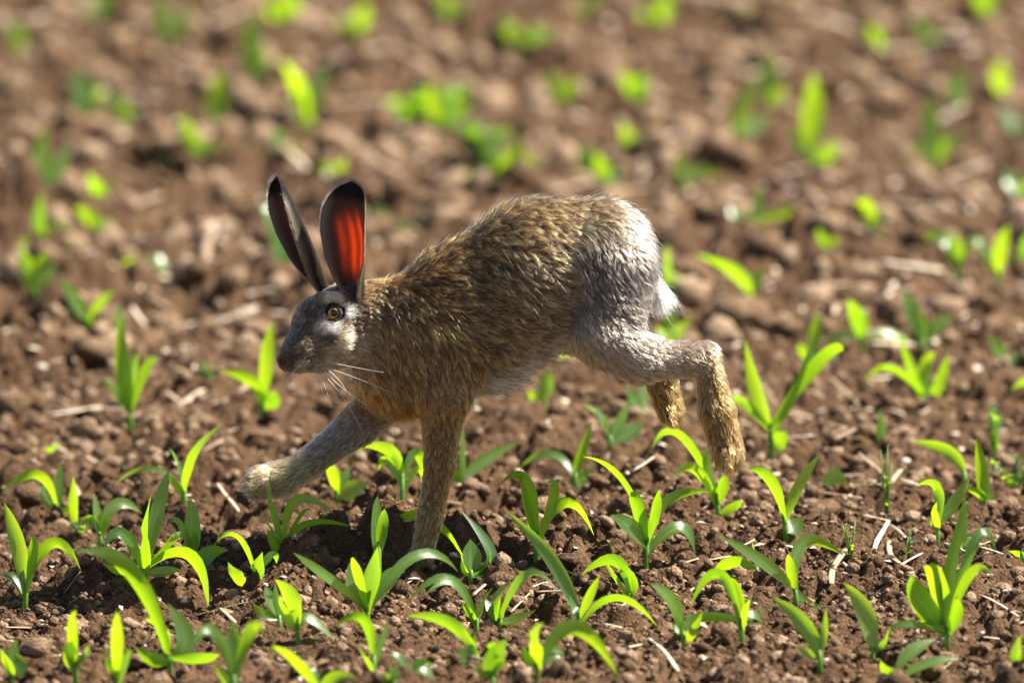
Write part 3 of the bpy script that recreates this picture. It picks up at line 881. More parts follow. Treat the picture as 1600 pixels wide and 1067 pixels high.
def cone_sdf(P, A, ra, B, rb, ysc):
    # distance to a capsule with two radii, flattened across the body (y)
    s = np.array([1, 1 / ysc, 1])
    c = (A + B) / 2
    Q = (P - c) * s; a = (A - c) * s; b = (B - c) * s
    ba = b - a
    t = np.clip(((Q - a) @ ba) / (ba @ ba), 0, 1)
    d = np.linalg.norm(Q - (a + t[:, None] * ba), axis=1) - (ra + (rb - ra) * t)
    return d * (0.5 + 0.5 * ysc)

def body_sdf(P, want=False):
    out = None; ds = []
    for (z, A, ra, B, rb, k, ysc) in prim:
        d = cone_sdf(P, A, ra, B, rb, ysc)
        if want: ds.append(d)
        if out is None: out = d
        else:
            h = np.clip(.5 + .5 * (out - d) / k, 0, 1)
            out = out * (1 - h) + d * h - k * h * (1 - h)
    # eye sockets and nostrils are pressed in
    for (c, r, k) in DENTS:
        d = r - np.linalg.norm(P - c, axis=1)
        h = np.clip(.5 + .5 * (d - out) / k, 0, 1)
        out = out * (1 - h) + d * h + k * h * (1 - h)
    if want: return out, ds
    return out
DENTS = []

def surf(px, py):
    """first point of the body met by the line of sight through a photo pixel"""
    d = ray(px, py); d = d / np.linalg.norm(d)
    t = D - .5
    for _ in range(160):
        p = CAM + d * t
        s = float(body_sdf(p[None])[0])
        if s < .0003: return p
        t += s * .7
    return p

EYE = surf(522, 490)
eye_n = np.array([-.34, -.92, .16]); eye_n /= np.linalg.norm(eye_n)
EYE_R = 0.0098
EYE_C = EYE + np.array([0, .0062, 0])
NOS = surf(455, 561)
# the far eye, mirrored across the head's own midplane
h_f = W(452, 561, -.064) - W(545, 488, -.020); h_f /= np.linalg.norm(h_f)
h_s = np.cross(h_f, [0, 0, 1.0]); h_s /= np.linalg.norm(h_s)
h_o = W(515, 500, -.033)
EYE2_C = EYE_C - 2 * ((EYE_C - h_o) @ h_s) * h_s
DENTS = [(EYE_C + eye_n * .002, .0112, .004), (NOS + [-.001, -.003, 0], .0042, .003), (surf(462, 569) + [0, -.002, 0], .0030, .003)]

# sample the field on a grid and draw its zero surface (surface nets)
def surface_nets(lo, hi, h):
    n = np.ceil((hi - lo) / h).astype(int) + 1
    ax = [lo[i] + h * np.arange(n[i]) for i in range(3)]
    G = np.empty(n)
    for i in range(n[0]):
        Y, Z = np.meshgrid(ax[1], ax[2], indexing='ij')
        P = np.stack([np.full(Y.size, ax[0][i]), Y.ravel(), Z.ravel()], 1)
        G[i] = body_sdf(P).reshape(n[1], n[2])
    neg = G < 0
    cells = np.zeros((n[0] - 1, n[1] - 1, n[2] - 1), np.int8)
    cor = [(a, b, c) for a in (0, 1) for b in (0, 1) for c in (0, 1)]
    sl = lambda a, m: slice(a, m - 1 + a)
    for (a, b, c) in cor:
        cells += neg[sl(a, n[0]), sl(b, n[1]), sl(c, n[2])]
    act = (cells > 0) & (cells < 8)
    I = np.argwhere(act)
    vid = -np.ones(cells.shape, int); vid[act] = np.arange(len(I))
    acc = np.zeros((len(I), 3)); cnt = np.zeros(len(I))
    for e0 in cor:
        for k in range(3):
            if e0[k] == 0:
                e1 = list(e0); e1[k] = 1
                g0 = G[I[:, 0] + e0[0], I[:, 1] + e0[1], I[:, 2] + e0[2]]
                g1 = G[I[:, 0] + e1[0], I[:, 1] + e1[1], I[:, 2] + e1[2]]
                m = (g0 < 0) != (g1 < 0)
                t = np.where(m, g0 / np.where(m, g0 - g1, 1), 0)
                p = np.array(e0, float)[None] + np.eye(3)[k][None] * t[:, None]
                acc += p * m[:, None]; cnt += m
    V = lo + (I + acc / cnt[:, None]) * h
    F = []
    for k in range(3):
        a, b = (k + 1) % 3, (k + 2) % 3
        s0 = [slice(1, None)] * 3; s0[k] = slice(0, -1)
        g0 = neg[tuple(slice(0, n[j] - 1) if j == k else slice(1, n[j] - 1) for j in range(3))]
        g1 = neg[tuple(slice(1, n[j]) if j == k else slice(1, n[j] - 1) for j in range(3))]
        E = np.argwhere(g0 != g1)
        flip = g0[tuple(E.T)]
        base = E.copy()
        base[:, a] += 1; base[:, b] += 1
        def v(da, db):
            q = base.copy(); q[:, a] -= da; q[:, b] -= db
            return vid[tuple(q.T)]
        quad = np.stack([v(1, 1), v(0, 1), v(0, 0), v(1, 0)], 1)
        quad[~flip] = quad[~flip][:, ::-1]
        F.append(quad)
    return V, np.concatenate(F)

BV, BF = surface_nets(np.array([-.31, -.115, -.03]), np.array([.27, .115, .45]), .0032)

def grad(P, e=.0015):
    g = np.stack([body_sdf(P + np.eye(3)[k] * e) - body_sdf(P - np.eye(3)[k] * e) for k in range(3)], 1)
    return g / (np.linalg.norm(g, axis=1)[:, None] + 1e-12)

# coat: zone -> (colour, dark ticking 0..1, hair length m, lie flat 0..1)
TAN = (.46, .30, .135); 
ZC = {
 'rump': ((.50, .31, .13), .80, .0185, .70), 'back': ((.52, .265, .065), 1.0, .0185, .70), 'chest': ((.47, .215, .045), .95, .0170, .68),
 'breast': ((.40, .16, .03), .35, .0150, .62), 'neck': ((.48, .235, .06), .60, .0140, .62), 'belly': ((.56, .42, .27), .45, .0170, .58),
 'thigh': ((.44, .32, .21), .75, .0150, .74), 'knee': ((.58, .40, .26), .18, .0085, .8), 'shank': ((.64, .46, .32), .10, .0075, .8),
 'hock': ((.52, .29, .09), .15, .0085, .75), 'hfoot': ((.40, .195, .045), .45, .0085, .70),
 'fthigh': ((.70, .66, .64), .05, .010, .75), 'fshank': ((.58, .40, .26), .1, .0075, .8), 'fhock': ((.48, .27, .09), .1, .008, .75), 'ffoot': ((.34, .155, .03), .3, .0075, .7),
 'tail': ((.80, .78, .76), .05, .020, .45),
 'shoulder': ((.46, .205, .042), .80, .0140, .70), 'foreleg': ((.33, .145, .035), .45, .0070, .8), 'fpaw': ((.36, .19, .07), .2, .0060, .75),
 'reach': ((.36, .27, .21), .15, .0065, .8), 'reachpaw': ((.62, .42, .18), .10, .0100, .50),
 'skull': ((.15, .10, .065), .85, .0066, .78), 'face': ((.11, .085, .065), .65, .0052, .80), 'muzzle': ((.11, .08, .055), .45, .0040, .84),
 'jaw': ((.52, .35, .18), .40, .0080, .72), 'chin': ((.46, .33, .20), .25, .0055, .78), 'cheek': ((.44, .32, .20), .45, .0060, .76), 'brow': ((.20, .14, .08), .6, .0050, .82),
}
zones = [p[0] for p in prim]
zcol = np.array([ZC[z][0] for z in zones]); ztick = np.array([ZC[z][1] for z in zones]); zlen = np.array([ZC[z][2] for z in zones]); zflat = np.array([ZC[z][3] for z in zones])
flow = []
for (z, A, ra, B, rb, k, ysc) in prim:
    f = B - A; f = f / np.linalg.norm(f)
    if z in ('rump', 'back', 'chest', 'belly'):
        f = -f if z != 'belly' else f
        f = f * .85 + np.array([.15, 0, -.62])
    elif z in ('breast',): f = np.array([.35, 0, -.9])
    elif z == 'neck': f = -f * .9 + np.array([0, 0, -.55])
    elif z in ('skull', 'face', 'muzzle', 'brow'): f = -f + np.array([0, 0, -.10])
    elif z in ('jaw', 'chin', 'cheek'): f = -f + np.array([0, 0, -.35])
    elif z in ('thigh', 'fthigh'): f = np.array([.55, 0, -.8])
    elif z in ('shoulder',): f = np.array([.25, 0, -.95])
    flow.append(f / np.linalg.norm(f))
flow = np.array(flow)

def noise3(P, f, k):
    return (np.sin(P[:, 0] * f + 1.7 * k + 2.1 * np.sin(P[:, 1] * f * .9 + k)) + np.sin(P[:, 2] * f * 1.1 + k * 2.3 + 1.9 * np.sin(P[:, 0] * f * .8)) + np.sin(P[:, 1] * f * 1.2 + k + 1.6 * np.sin(P[:, 2] * f))) / 3

def hare_xy(P):
    """photo-scaled coordinates in the hare's own side plane"""
    return 800 + P[:, 0] * S, 870 - P[:, 2] * S * math.cos(ALPHA)

def spot(P, c, r, soft=.5):
    d = np.linalg.norm(P - c, axis=1) / r
    return np.clip((1 - d) / soft, 0, 1)

EYE_S = EYE_C + eye_n * EYE_R
def at(px, py): return surf(px, py)
brow_p, under_p, front_p, corner_p = at(524, 466), at(520, 510), at(500, 512), at(545, 486)
cheekdark_p = at(512, 527); cheeklight_p = at(540, 535); nape_p = at(612, 470); nose_p = at(440, 558); lip_p = at(470, 570); fore_p = at(480, 478)

def coat(P, Nn):
    out, ds = body_sdf(P, True)
    ds = np.array(ds).T
    wts = np.exp(-np.clip(ds - ds.min(1)[:, None], 0, .06) / .0045)
    wts /= wts.sum(1)[:, None]
    c = wts @ zcol; tick = wts @ ztick; ln = wts @ zlen; fl = wts @ zflat; fv = wts @ flow
    X, Y = hare_xy(P)
    def mix(m, col, tk=None, l=None):
        nonlocal c, tick, ln
        m = np.clip(m, 0, 1)
        c = c * (1 - m[:, None]) + np.array(col)[None] * m[:, None]
        if tk is not None: tick = tick * (1 - m) + tk * m
        if l is not None: ln = ln * (1 - m) + l * m
    under = np.clip((-Nn[:, 2] - .48) / .3, 0, 1)
    side = np.clip((.15 - Nn[:, 2]) / .5, 0, 1)
    trunk = wts[:, [i for i, z in enumerate(zones) if z in ('rump', 'back', 'chest', 'belly')]].sum(1)
    # cream lower flank, white belly behind the forelegs
    mix(trunk * side * np.clip((X - 740) / 120, 0, 1) * .65, (.56, .36, .15), .80)
    mix(trunk * under * np.clip((X - 705) / 30, 0, 1), (.80, .77, .74), .03, .019)
    # grey rump and back of the thigh
    mix(np.clip((X - 925 + 25 * noise3(P, 90, 9)) / 95, 0, 1) * np.clip((560 - Y) / 60, 0, 1) * np.clip((.5 - wts[:, zones.index('tail')]) * 4, 0, 1) * .9, (.38, .32, .28), .70)
    mix(np.clip(1 - np.abs(X - 925) / 55, 0, 1) * np.clip(1 - np.abs(Y - 410) / 85, 0, 1) * np.clip(-Nn[:, 1] * 2, 0, 1) * .75, (.26, .18, .10), 1.0)  # dark haunch band: black-tipped fur, with some shade put into the colour
    mix(np.clip((X - 1010) / 20, 0, 1) * np.clip((Y - 425) / 25, 0, 1) * np.clip((505 - Y) / 20, 0, 1), (.82, .80, .79), .03, .021)
    # front of the thigh and groin, orange buff
    mix(np.clip(-Nn[:, 0] * 1.6 - .3, 0, 1) * np.clip((X - 880) / 20, 0, 1) * np.clip((Y - 495) / 30, 0, 1) * np.clip((600 - Y) / 10, 0, 1) * np.clip((1010 - X) / 30, 0, 1), (.58, .33, .14), .08)
    # rufous chest
    mix(np.clip((Y - 565) / 60, 0, 1) * np.clip((720 - X) / 40, 0, 1) * np.clip((670 - Y) / 20, 0, 1) * .9, (.44, .18, .04), .4)
    # nape patch, dark line behind the ear
    mix(spot(P, nape_p, .030) * .9, (.16, .09, .04), .9)
    # white front and inner side of the planted leg's rear edge
    # soles
    mix(np.clip((425 - X) / 16, 0, 1) * np.clip((Y - 700) / 10, 0, 1) * np.clip(-Nn[:, 0] * 2 - .4, 0, 1), (.12, .06, .025), .2)
    hd = wts[:, [i for i, z in enumerate(zones) if z in ('skull', 'face', 'muzzle', 'jaw', 'chin', 'cheek', 'brow')]].sum(1)
    # head marks
    mix(spot(P, cheekdark_p, .013) * .85, (.10, .07, .045), .6)
    mix(spot(P, cheeklight_p, .016) * .8, (.66, .52, .33), .15)
    mix(spot(P, front_p, .012) * .75, (.52, .45, .38), .1)
    mix(spot(P, under_p, .011, .5) * 1.0, (.85, .80, .74), .0)
    mix(spot(P, corner_p, .0105, .5) * 1.0, (.85, .80, .74), .0)
    mix(spot(P, brow_p, .0145, .4) * 1.0, (.85, .68, .42), .0)
    mix(spot(P, nose_p, .011) * .9, (.07, .045, .035), .1)
    mix(spot(P, lip_p, .010) * .8, (.60, .50, .38), .05)
    ring = np.clip((EYE_R * 1.28 - np.linalg.norm(P - EYE_C, axis=1)) / .0012, 0, 1) + np.clip((EYE_R * 1.28 - np.linalg.norm(P - EYE2_C, axis=1)) / .0012, 0, 1)
    mix(ring, (.02, .014, .01), 0, .0012)
    ln = ln * np.where(np.linalg.norm(P - NOS, axis=1) < .006, .3, 1)
    return c, tick, ln, fl, fv

BN = grad(BV)
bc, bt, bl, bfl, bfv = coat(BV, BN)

def fur_skin_material():
    m, nt, N, L, b = new_mat('hare_skin')
    a = N.new('ShaderNodeAttribute'); a.attribute_name = 'coat'
    n = N.new('ShaderNodeTexNoise'); n.inputs['Scale'].default_value = 300
    tc = N.new('ShaderNodeTexCoord'); L.new(tc.outputs['Object'], n.inputs['Vector'])
    mx = N.new('ShaderNodeMix'); mx.data_type = 'RGBA'; mx.blend_type = 'MULTIPLY'; mx.inputs[0].default_value = .5
    L.new(a.outputs['Color'], mx.inputs[6]); L.new(n.outputs[1], mx.inputs[7]); L.new(mx.outputs[2], b.inputs['Base Color'])
    b.inputs['Roughness'].default_value = .8
    return m
M_SKIN = fur_skin_material()

base_p = W(655, 884, -.04); base_p[2] = float(hgt(base_p[0], base_p[1]))
hare = empty('hare', base_p)
tag(hare, 'brown hare bounding across the maize field, ears up and hind legs lifted', 'hare')
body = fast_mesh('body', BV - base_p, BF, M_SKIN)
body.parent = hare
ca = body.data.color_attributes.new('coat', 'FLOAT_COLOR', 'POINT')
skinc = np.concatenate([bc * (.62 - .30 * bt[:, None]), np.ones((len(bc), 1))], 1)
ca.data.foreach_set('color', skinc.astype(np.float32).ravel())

def hair_material():
    m = bpy.data.materials.new('hare_fur'); m.use_nodes = True
    nt = m.node_tree; N = nt.nodes; L = nt.links
    N.remove(N['Principled BSDF'])
    a = N.new('ShaderNodeAttribute'); a.attribute_name = 'col'
    h = N.new('ShaderNodeBsdfHairPrincipled'); h.model = 'CHIANG'; h.parametrization = 'COLOR'
    L.new(a.outputs['Color'], h.inputs['Color'])
    h.inputs['Roughness'].default_value = .30
    h.inputs['Radial Roughness'].default_value = .55
    h.inputs['Coat'].default_value = 0.0
    L.new(h.outputs[0], N['Material Output'].inputs[0])
    return m
M_FUR = hair_material()

def hair_object(name, PT, RAD, COLR, parent, base):
    n, k, _ = PT.shape
    hc = bpy.data.hair_curves.new(name)
    hc.add_curves([k] * n)
    hc.attributes['position'].data.foreach_set('vector', (PT - base).astype(np.float32).ravel())
    ra = hc.attributes.get('radius') or hc.attributes.new('radius', 'FLOAT', 'POINT')
    ra.data.foreach_set('value', RAD.astype(np.float32).ravel())
    c = hc.attributes.new('col', 'FLOAT_COLOR', 'POINT')
    c.data.foreach_set('color', np.concatenate([COLR, np.ones((n, k, 1))], 2).astype(np.float32).ravel())
    hc.materials.append(M_FUR)
    o = bpy.data.objects.new(name, hc)
    COL.objects.link(o)
    o.parent = parent
    return o

def sample_surface(V, F, n, dens=None):
    a, b, c, d = (V[F[:, i]] for i in range(4))
    ar = np.linalg.norm(np.cross(c - a, d - b), axis=1)
    if dens is not None: ar = ar * dens[F].mean(1)
    cum = np.cumsum(ar); f = np.searchsorted(cum, rng.random(n) * cum[-1])
    f = np.clip(f, 0, len(F) - 1)
    u, v = rng.random((n, 1)), rng.random((n, 1))
    return a[f] * (1 - u) * (1 - v) + b[f] * u * (1 - v) + c[f] * u * v + d[f] * (1 - u) * v

def strands(P, seed, K=6, wild=1.0):
    r = np.random.default_rng(seed)
    Nn = grad(P)
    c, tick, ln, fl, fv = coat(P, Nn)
    T = fv - (fv * Nn).sum(1)[:, None] * Nn
    T /= (np.linalg.norm(T, axis=1)[:, None] + 1e-9)
    # slow swirls in the lie of the coat
    sw = .35 * noise3(P, 60, 1) + .25 * noise3(P, 150, 2)
    B = np.cross(Nn, T)
    T = T * np.cos(sw)[:, None] + B * np.sin(sw)[:, None]
    jit = r.normal(size=P.shape) * .16 * wild
    T = T + jit; T -= (T * Nn).sum(1)[:, None] * Nn * .7
    T /= (np.linalg.norm(T, axis=1)[:, None] + 1e-9)
    lift = np.clip(1.12 - fl + r.normal(size=len(P)) * .10 * wild + np.where(ln < .009, .22, 0), .2, .9)
    L = ln * r.uniform(.65, 1.2, len(P))
    pts = np.zeros((len(P), K, 3))
    for i in range(K):
        t = i / (K - 1)
        up = lift * (t - .45 * t * t)
        pts[:, i] = P + (T * (t * (1 - .12 * t))[..., None] if False else T * t * .95) * L[:, None] + Nn * (up * L)[:, None] - Nn * (.04 * L)[:, None]
    pts[:, :, 2] -= (np.linspace(0, 1, K) ** 2)[None] * (L * .08)[:, None]
    return pts, c, tick, L, Nn

NC, NH = 12500, 120000
head_boost = np.where((BV[:, 0] < W(585, 500)[0]) & (BV[:, 2] > W(500, 600)[2]), 2.6, 1.0)
thin = np.where(BV[:, 1] > .055, .45, 1.0)
CP = sample_surface(BV, BF, NC, head_boost)
HP = sample_surface(BV, BF, NH, head_boost * thin)
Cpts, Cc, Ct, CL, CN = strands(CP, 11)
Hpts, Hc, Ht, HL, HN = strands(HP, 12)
kd = kdtree.KDTree(NC)
for i, p in enumerate(CP): kd.insert(p, i)
kd.balance()
near = np.array([kd.find(p)[1] for p in HP])
K = 6
tt = np.linspace(0, 1, K)
cl = np.clip(.86 + .10 * rng.normal(size=NH), .2, .95)
short = HL < .008
cl = np.where(short, cl * .6, cl) * np.clip(.45 + .6 * Ht, .45, 1)
wgt = (tt[None] ** 1.4) * cl[:, None]
own = Hpts
tgt = Cpts[near] + (rng.normal(size=(NH, 1, 3)) * .0006)
PT = own * (1 - wgt[..., None]) + tgt * wgt[..., None]
# ticked hairs: dark shaft, bright band, dark or pale tip
n_c = noise3(CP, 210, 3) * .6 + noise3(CP, 420, 4) * .5 + .55 * rng.normal(size=NC)
darkclump = n_c > .22
dk = (darkclump[near] & (rng.random(NH) < .93)) | (rng.random(NH) < .06)
cream = (n_c < -.55)[near]
bright = np.exp(.14 * rng.normal(size=NH) + .30 * rng.normal(size=NC)[near]) * np.where(cream, 1.5, 1.0)
shrink = np.where(dk & (Ht > .5), .84, 1.0)
PT = PT[:, :1] + (PT - PT[:, :1]) * shrink[:, None, None]
COLR = np.zeros((NH, K, 3))
DARK = np.array([.022, .016, .012])
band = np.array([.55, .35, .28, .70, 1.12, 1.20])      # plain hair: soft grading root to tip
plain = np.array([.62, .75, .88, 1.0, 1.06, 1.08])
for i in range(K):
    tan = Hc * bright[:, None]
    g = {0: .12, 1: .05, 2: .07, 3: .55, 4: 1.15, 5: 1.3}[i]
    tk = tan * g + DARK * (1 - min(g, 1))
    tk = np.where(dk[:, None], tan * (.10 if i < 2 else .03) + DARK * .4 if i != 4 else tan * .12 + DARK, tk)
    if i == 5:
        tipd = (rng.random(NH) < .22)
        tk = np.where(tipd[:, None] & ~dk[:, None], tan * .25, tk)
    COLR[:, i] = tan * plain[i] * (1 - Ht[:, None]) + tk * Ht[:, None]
COLR = np.clip(COLR, .002, .92)
prof = np.array([1.0, 1.0, .92, .75, .5, .12])
RAD = (.00029 + .00009 * rng.random(NH))[:, None] * prof[None]
RAD = np.where(short[:, None], RAD * .8, RAD)
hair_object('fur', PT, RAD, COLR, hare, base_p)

# long guard hairs standing off the coat
GP = sample_surface(BV, BF, 16000, thin)
Gpts, Gc, Gt, GL, GN = strands(GP, 13, wild=1.8)
keepg = GL > .011
Gpts, Gc, GN = Gpts[keepg], Gc[keepg], GN[keepg]
stand = np.where(rng.random(len(Gpts)) < .16, 1.0, .22)
mid = Gpts[:, :1]
Gpts = mid + (Gpts - mid) * (1.12 + .33 * stand)[:, None, None] + GN[:, None, :] * (tt[None, :, None] ** 1.3) * (.0034 * stand)[:, None, None]
ng = len(Gpts)
gcol = np.where(rng.random((ng, 1)) < .52, .03, 1.45) * Gc
GC = np.repeat(np.clip(gcol, .01, .92)[:, None], K, 1)
hair_object('guard_hairs', Gpts, prof[None] * np.where(stand[:, None] > .5, .00014, .00030), GC, hare, base_p)

# ------------------------------------------------------------------ eyes
def eye_mat(name, col, rough=.06):
    m, nt, N, L, b = new_mat(name)
    if name == 'iris':
        tc = N.new('ShaderNodeTexCoord'); n = N.new('ShaderNodeTexNoise'); n.inputs['Scale'].default_value = 900; n.inputs['Detail'].default_value = 3
        L.new(tc.outputs['Object'], n.inputs['Vector'])
        r = ramp(N, [(.3, (.42, .13, .008)), (.7, (.85, .40, .03))]); L.new(n.outputs[0], r.inputs[0]); L.new(r.outputs[0], b.inputs['Base Color'])
    else:
        b.inputs['Base Color'].default_value = (*col, 1)
    b.inputs['Roughness'].default_value = rough
    b.inputs['Coat Weight'].default_value = .6
    b.inputs['Coat Roughness'].default_value = .03
    return m
M_EYE = eye_mat('eyeball', (.010, .007, .006)); M_IRIS = eye_mat('iris', (.6, .25, .02), .25); M_PUP = eye_mat('pupil', (.003, .003, .004))
def cap(r, ang, axis, nseg=28, rings=7):
    axis = axis / np.linalg.norm(axis)
    s = np.cross(axis, [0, 0, 1.0]); s /= np.linalg.norm(s); u = np.cross(s, axis)
    V, F = [axis * r], []
    for i in range(1, rings + 1):
        a = ang * i / rings
        for k in range(nseg):
            p = 2 * math.pi * k / nseg
            V.append((axis * math.cos(a) + (s * math.cos(p) + u * math.sin(p)) * math.sin(a)) * r)
    for k in range(nseg): F.append((0, 1 + k, 1 + (k + 1) % nseg))
    for i in range(rings - 1):
        for k in range(nseg):
            a = 1 + i * nseg + k; b = 1 + i * nseg + (k + 1) % nseg
            F.append((a, a + nseg, b + nseg, b))
    return V, F
def make_eye(C, n):
    V, F = cap(EYE_R, math.pi * .98, n, 32, 20)
    e = mesh('eye', V, F, M_EYE, hare, loc=tuple(C - base_p))
    g = n + np.array([.30, 0, -.22]); 
    if n[1] > 0: g = n.copy()
    V, F = cap(EYE_R * 1.015, R(42), g); mesh('iris', V, F, M_IRIS, e)
    V, F = cap(EYE_R * 1.03, R(23), g + np.array([.05, 0, .18])); mesh('pupil', V, F, M_PUP, e)
    # dark eyelid rim
    nn = n / np.linalg.norm(n); s = np.cross(nn, [0, 0, 1.0]); s /= np.linalg.norm(s); u = np.cross(s, nn)
    V, F = [], []
    for k in range(36):
        p = 2 * math.pi * k / 36
        d = s * math.cos(p) * 1.04 + u * math.sin(p) * (.72 if math.sin(p) > 0 else .86)
        for q in range(6):
            a = 2 * math.pi * q / 6
            V.append(d * EYE_R * .86 + nn * EYE_R * .58 + (d * math.cos(a) + nn * math.sin(a)) * .0017)
    for k in range(36):
        for q in range(6):
            F.append((k * 6 + q, k * 6 + (q + 1) % 6, ((k + 1) % 36) * 6 + (q + 1) % 6, ((k + 1) % 36) * 6 + q))
    mesh('eyelid', V, F, M_EYE, e)
make_eye(EYE_C, eye_n)
n2 = eye_n - 2 * (eye_n @ h_s) * h_s
make_eye(EYE2_C, n2)

# ------------------------------------------------------------------ ears
def ear_material(name, inner):
    m, nt, N, L, b = new_mat(name)
    a = N.new('ShaderNodeAttribute'); a.attribute_name = 'earcol'
    L.new(a.outputs['Color'], b.inputs['Base Color']); b.inputs['Roughness'].default_value = .6
    t = N.new('ShaderNodeBsdfTranslucent')
    a2 = N.new('ShaderNodeAttribute'); a2.attribute_name = 'glow'
    L.new(a2.outputs['Color'], t.inputs['Color'])
    mix = N.new('ShaderNodeMixShader'); mix.inputs[0].default_value = .62
    L.new(b.outputs[0], mix.inputs[1]); L.new(t.outputs[0], mix.inputs[2]); L.new(mix.outputs[0], N['Material Output'].inputs[0])
    return m
M_EAR = ear_material('ear_skin', True)

def sstep(a, b, x):
    t = np.clip((x - a) / (b - a), 0, 1); return t * t * (3 - 2 * t)

def make_ear(base, tip, opening, Wd, seed, lean=(0, 0, 0), twist=0.0, roll=1.0, lit=1.0):
    base, tip = np.array(base), np.array(tip)
    ax = tip - base; Ln = np.linalg.norm(ax); ax /= Ln
    op = np.array(opening, float); op -= (op @ ax) * ax; op /= np.linalg.norm(op)
    sd = np.cross(ax, op)
    nu, nv = 34, 21
    us = np.linspace(0, 1, nu); vs = np.linspace(-1, 1, nv)
    prof = np.interp(us, [0, .08, .2, .4, .6, .78, .88, .95, .985, 1], [.52, .62, .80, 1.0, 1.03, .92, .74, .50, .26, .05]) * Wd
    phi = np.interp(us, [0, .15, .35, .6, .85, 1], [2.3, 1.9, 1.35, 1.05, .80, .5]) * roll
    G = np.zeros((2, nu, nv, 3))
    for i, u in enumerate(us):
        for j, v in enumerate(vs):
            r = prof[i] / phi[i]
            a = phi[i] * v
            curl = .0
            c = base + ax * Ln * u + np.array(lean) * math.sin(math.pi * u)
            tw = twist * u
            o2 = op * math.cos(tw) + sd * math.sin(tw); s2 = np.cross(ax, o2)
            wav = 1 + .05 * math.sin(9 * u + 2 * v + seed) * abs(v)
            p = c + s2 * math.sin(a) * r * wav + o2 * ((1 - math.cos(a)) * r)
            nrm = -(s2 * math.sin(a) - o2 * math.cos(a))     # towards the inside
            th = .0009 * (1 - .5 * abs(v)) * (1 - .5 * u) + .0003
            G[0, i, j] = p + nrm * th          # inner face
            G[1, i, j] = p - nrm * th          # outer face
    V = G.reshape(-1, 3)
    idx = np.arange(2 * nu * nv).reshape(2, nu, nv)
    F = []
    for i in range(nu - 1):
        for j in range(nv - 1):
            F.append((idx[0, i, j], idx[0, i, j + 1], idx[0, i + 1, j + 1], idx[0, i + 1, j]))
            F.append((idx[1, i, j], idx[1, i + 1, j], idx[1, i + 1, j + 1], idx[1, i, j + 1]))
    for i in range(nu - 1):
        for j in (0, nv - 1):
            q = (idx[0, i, j], idx[0, i + 1, j], idx[1, i + 1, j], idx[1, i, j])
            F.append(q if j == 0 else q[::-1])
    for j in range(nv - 1):
        F.append((idx[0, -1, j], idx[0, -1, j + 1], idx[1, -1, j + 1], idx[1, -1, j]))
    o = fast_mesh('ear', V - base_p, np.array(F), M_EAR)
    o.parent = hare
    UU, VV = np.meshgrid(us, vs, indexing='ij')
    rim = sstep(.62, .98, np.abs(VV)); tipm = sstep(.80, .90, UU + .02 * VV)
    inner_c = np.array([.16, .085, .065])[None, None] * (1 - rim[..., None]) + np.array([.50, .40, .30])[None, None] * rim[..., None]
    outer_c = np.array([.07, .05, .035])[None, None] * (1 - rim[..., None]) + np.array([.55, .45, .32])[None, None] * rim[..., None]
    outer_c = outer_c * (1 - .75 * sstep(-.2, .5, VV)[..., None] * (1 - rim[..., None]))
    black = np.array([.014, .011, .010])
    inner_c = inner_c * (1 - tipm[..., None]) + black * tipm[..., None]
    outer_c = outer_c * (1 - tipm[..., None]) + black * tipm[..., None]
    gm = (1 - sstep(.35, .80, np.abs(VV + .02))) * sstep(.10, .34, UU) * (1 - sstep(.60, .84, UU))
    vein = .72 + .28 * np.sin(VV * 16 + UU * 5 + 1.5 * np.sin(UU * 9))
    glow = lit * np.array([1.0, .26, .045])[None, None] * (gm * vein)[..., None] + np.array([.10, .045, .03])[None, None] * (1 - gm[..., None]) * (1 - tipm[..., None] * .9)
    for nm, arr in (('earcol', (inner_c, outer_c)), ('glow', (glow, glow))):
        at_ = o.data.color_attributes.new(nm, 'FLOAT_COLOR', 'POINT')
        A = np.concatenate([arr[0].reshape(-1, 3), arr[1].reshape(-1, 3)])
        at_.data.foreach_set('color', np.concatenate([A, np.ones((len(A), 1))], 1).astype(np.float32).ravel())
    # short fur on the back, longer fringe along both rims
    r = np.random.default_rng(seed)
    n = 5200
    ui, vi = r.random(n) ** .9 * (nu - 1.01), r.random(n) * (nv - 1.01)
    fr = r.random(n) < .42
    vi = np.where(fr, np.where(r.random(n) < .5, r.random(n) * 1.2, nv - 1.02 - r.random(n) * 1.2), vi)
    i0, j0 = ui.astype(int), vi.astype(int); fu, fvv = (ui - i0)[:, None], (vi - j0)[:, None]
    def lerp(A): return A[i0, j0] * (1 - fu) * (1 - fvv) + A[i0 + 1, j0] * fu * (1 - fvv) + A[i0, j0 + 1] * (1 - fu) * fvv + A[i0 + 1, j0 + 1] * fu * fvv
    inn, outp = lerp(G[0]), lerp(G[1])
    nrm = outp - inn; nrm /= (np.linalg.norm(nrm, axis=1)[:, None] + 1e-9)
    edge = (vi / (nv - 1) * 2 - 1)
    side_dir = np.where(edge[:, None] > 0, 1, -1) * sd[None]
    dirn = ax[None] * 1.0 + r.normal(size=(n, 3)) * .12 + np.where(fr[:, None], side_dir * .18 + op[None] * .10, 0)
    dirn /= np.linalg.norm(dirn, axis=1)[:, None]
    L = np.where(fr, r.uniform(.003, .0065, n), r.uniform(.003, .0055, n)) * np.where(i0 < 6, 1.7, 1)
    k5 = np.linspace(0, 1, 5)
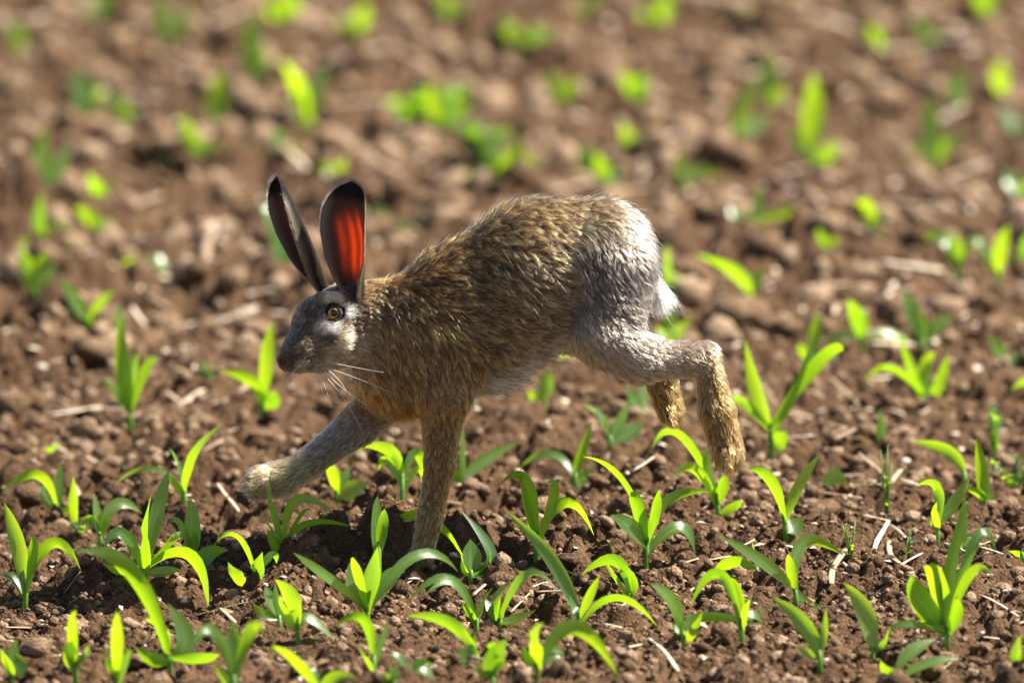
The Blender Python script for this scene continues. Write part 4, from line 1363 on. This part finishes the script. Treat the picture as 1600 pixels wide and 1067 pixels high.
    root = np.where(fr[:, None], (inn + outp) / 2, outp)
    H = root[:, None] + dirn[:, None] * (k5[None, :, None] * L[:, None, None]) + nrm[:, None] * (k5[None, :, None] * (1 - .6 * k5[None, :, None])) * (L * .22)[:, None, None]
    cc = lerp(outer_c) * r.uniform(.6, 1.3, (n, 1))
    cc = np.where(fr[:, None], lerp(outer_c) * 1.15, cc)
    Cc_ = np.repeat(np.clip(cc, .005, .9)[:, None], 5, 1)
    f = hair_object('ear_fur', H, np.repeat((np.array([1, .95, .8, .55, .12]) * .00015)[None], n, 0), Cc_, o, base_p)
    return o

make_ear(W(563, 470, -.030), W(550, 284, -.034), (-.60, -.80, .05), .0365, 3, lean=(-.003, 0, 0))
make_ear(W(516, 462, -.012), W(433, 276, -.010), (-.88, -.42, .10), .0330, 4, lean=(.0030, 0, 0), roll=1.6, lit=.35)

# ------------------------------------------------------------------ whiskers
def whisker_mat():
    m, nt, N, L, b = new_mat('whisker')
    b.inputs['Base Color'].default_value = (.75, .70, .64, 1); b.inputs['Roughness'].default_value = .35
    return m
M_WH = whisker_mat()
WH = [((498, 578), (535, 620), (568, 678), -.012), ((502, 576), (540, 610), (577, 635), -.016), ((508, 574), (560, 592), (612, 614), -.018),
      ((494, 578), (508, 605), (518, 640), -.010), ((490, 579), (500, 600), (506, 622), -.008), ((505, 572), (528, 592), (540, 610), -.02), ((514, 566), (560, 575), (600, 582), -.02),
      ((470, 568), (452, 590), (446, 606), .0), ((455, 470), (446, 460), (440, 448), -.004), ((442, 535), (430, 525), (420, 514), -.004)]
for (a, m_, t, dd) in WH:
    p0 = surf(*a) + np.array([0, .001, 0])
    y0 = p0[1]
    p1 = pix(m_[0], m_[1], y0 + dd * .6); p2 = pix(t[0], t[1], y0 + dd)
    C = 2 * p1 - (p0 + p2) / 2
    pts = [(1 - q) ** 2 * p0 + 2 * q * (1 - q) * C + q * q * p2 for q in np.linspace(0, 1, 9)]
    tube('whisker', pts, list(np.linspace(.00042, .00013, 9)), M_WH, hare, 5, base_p)
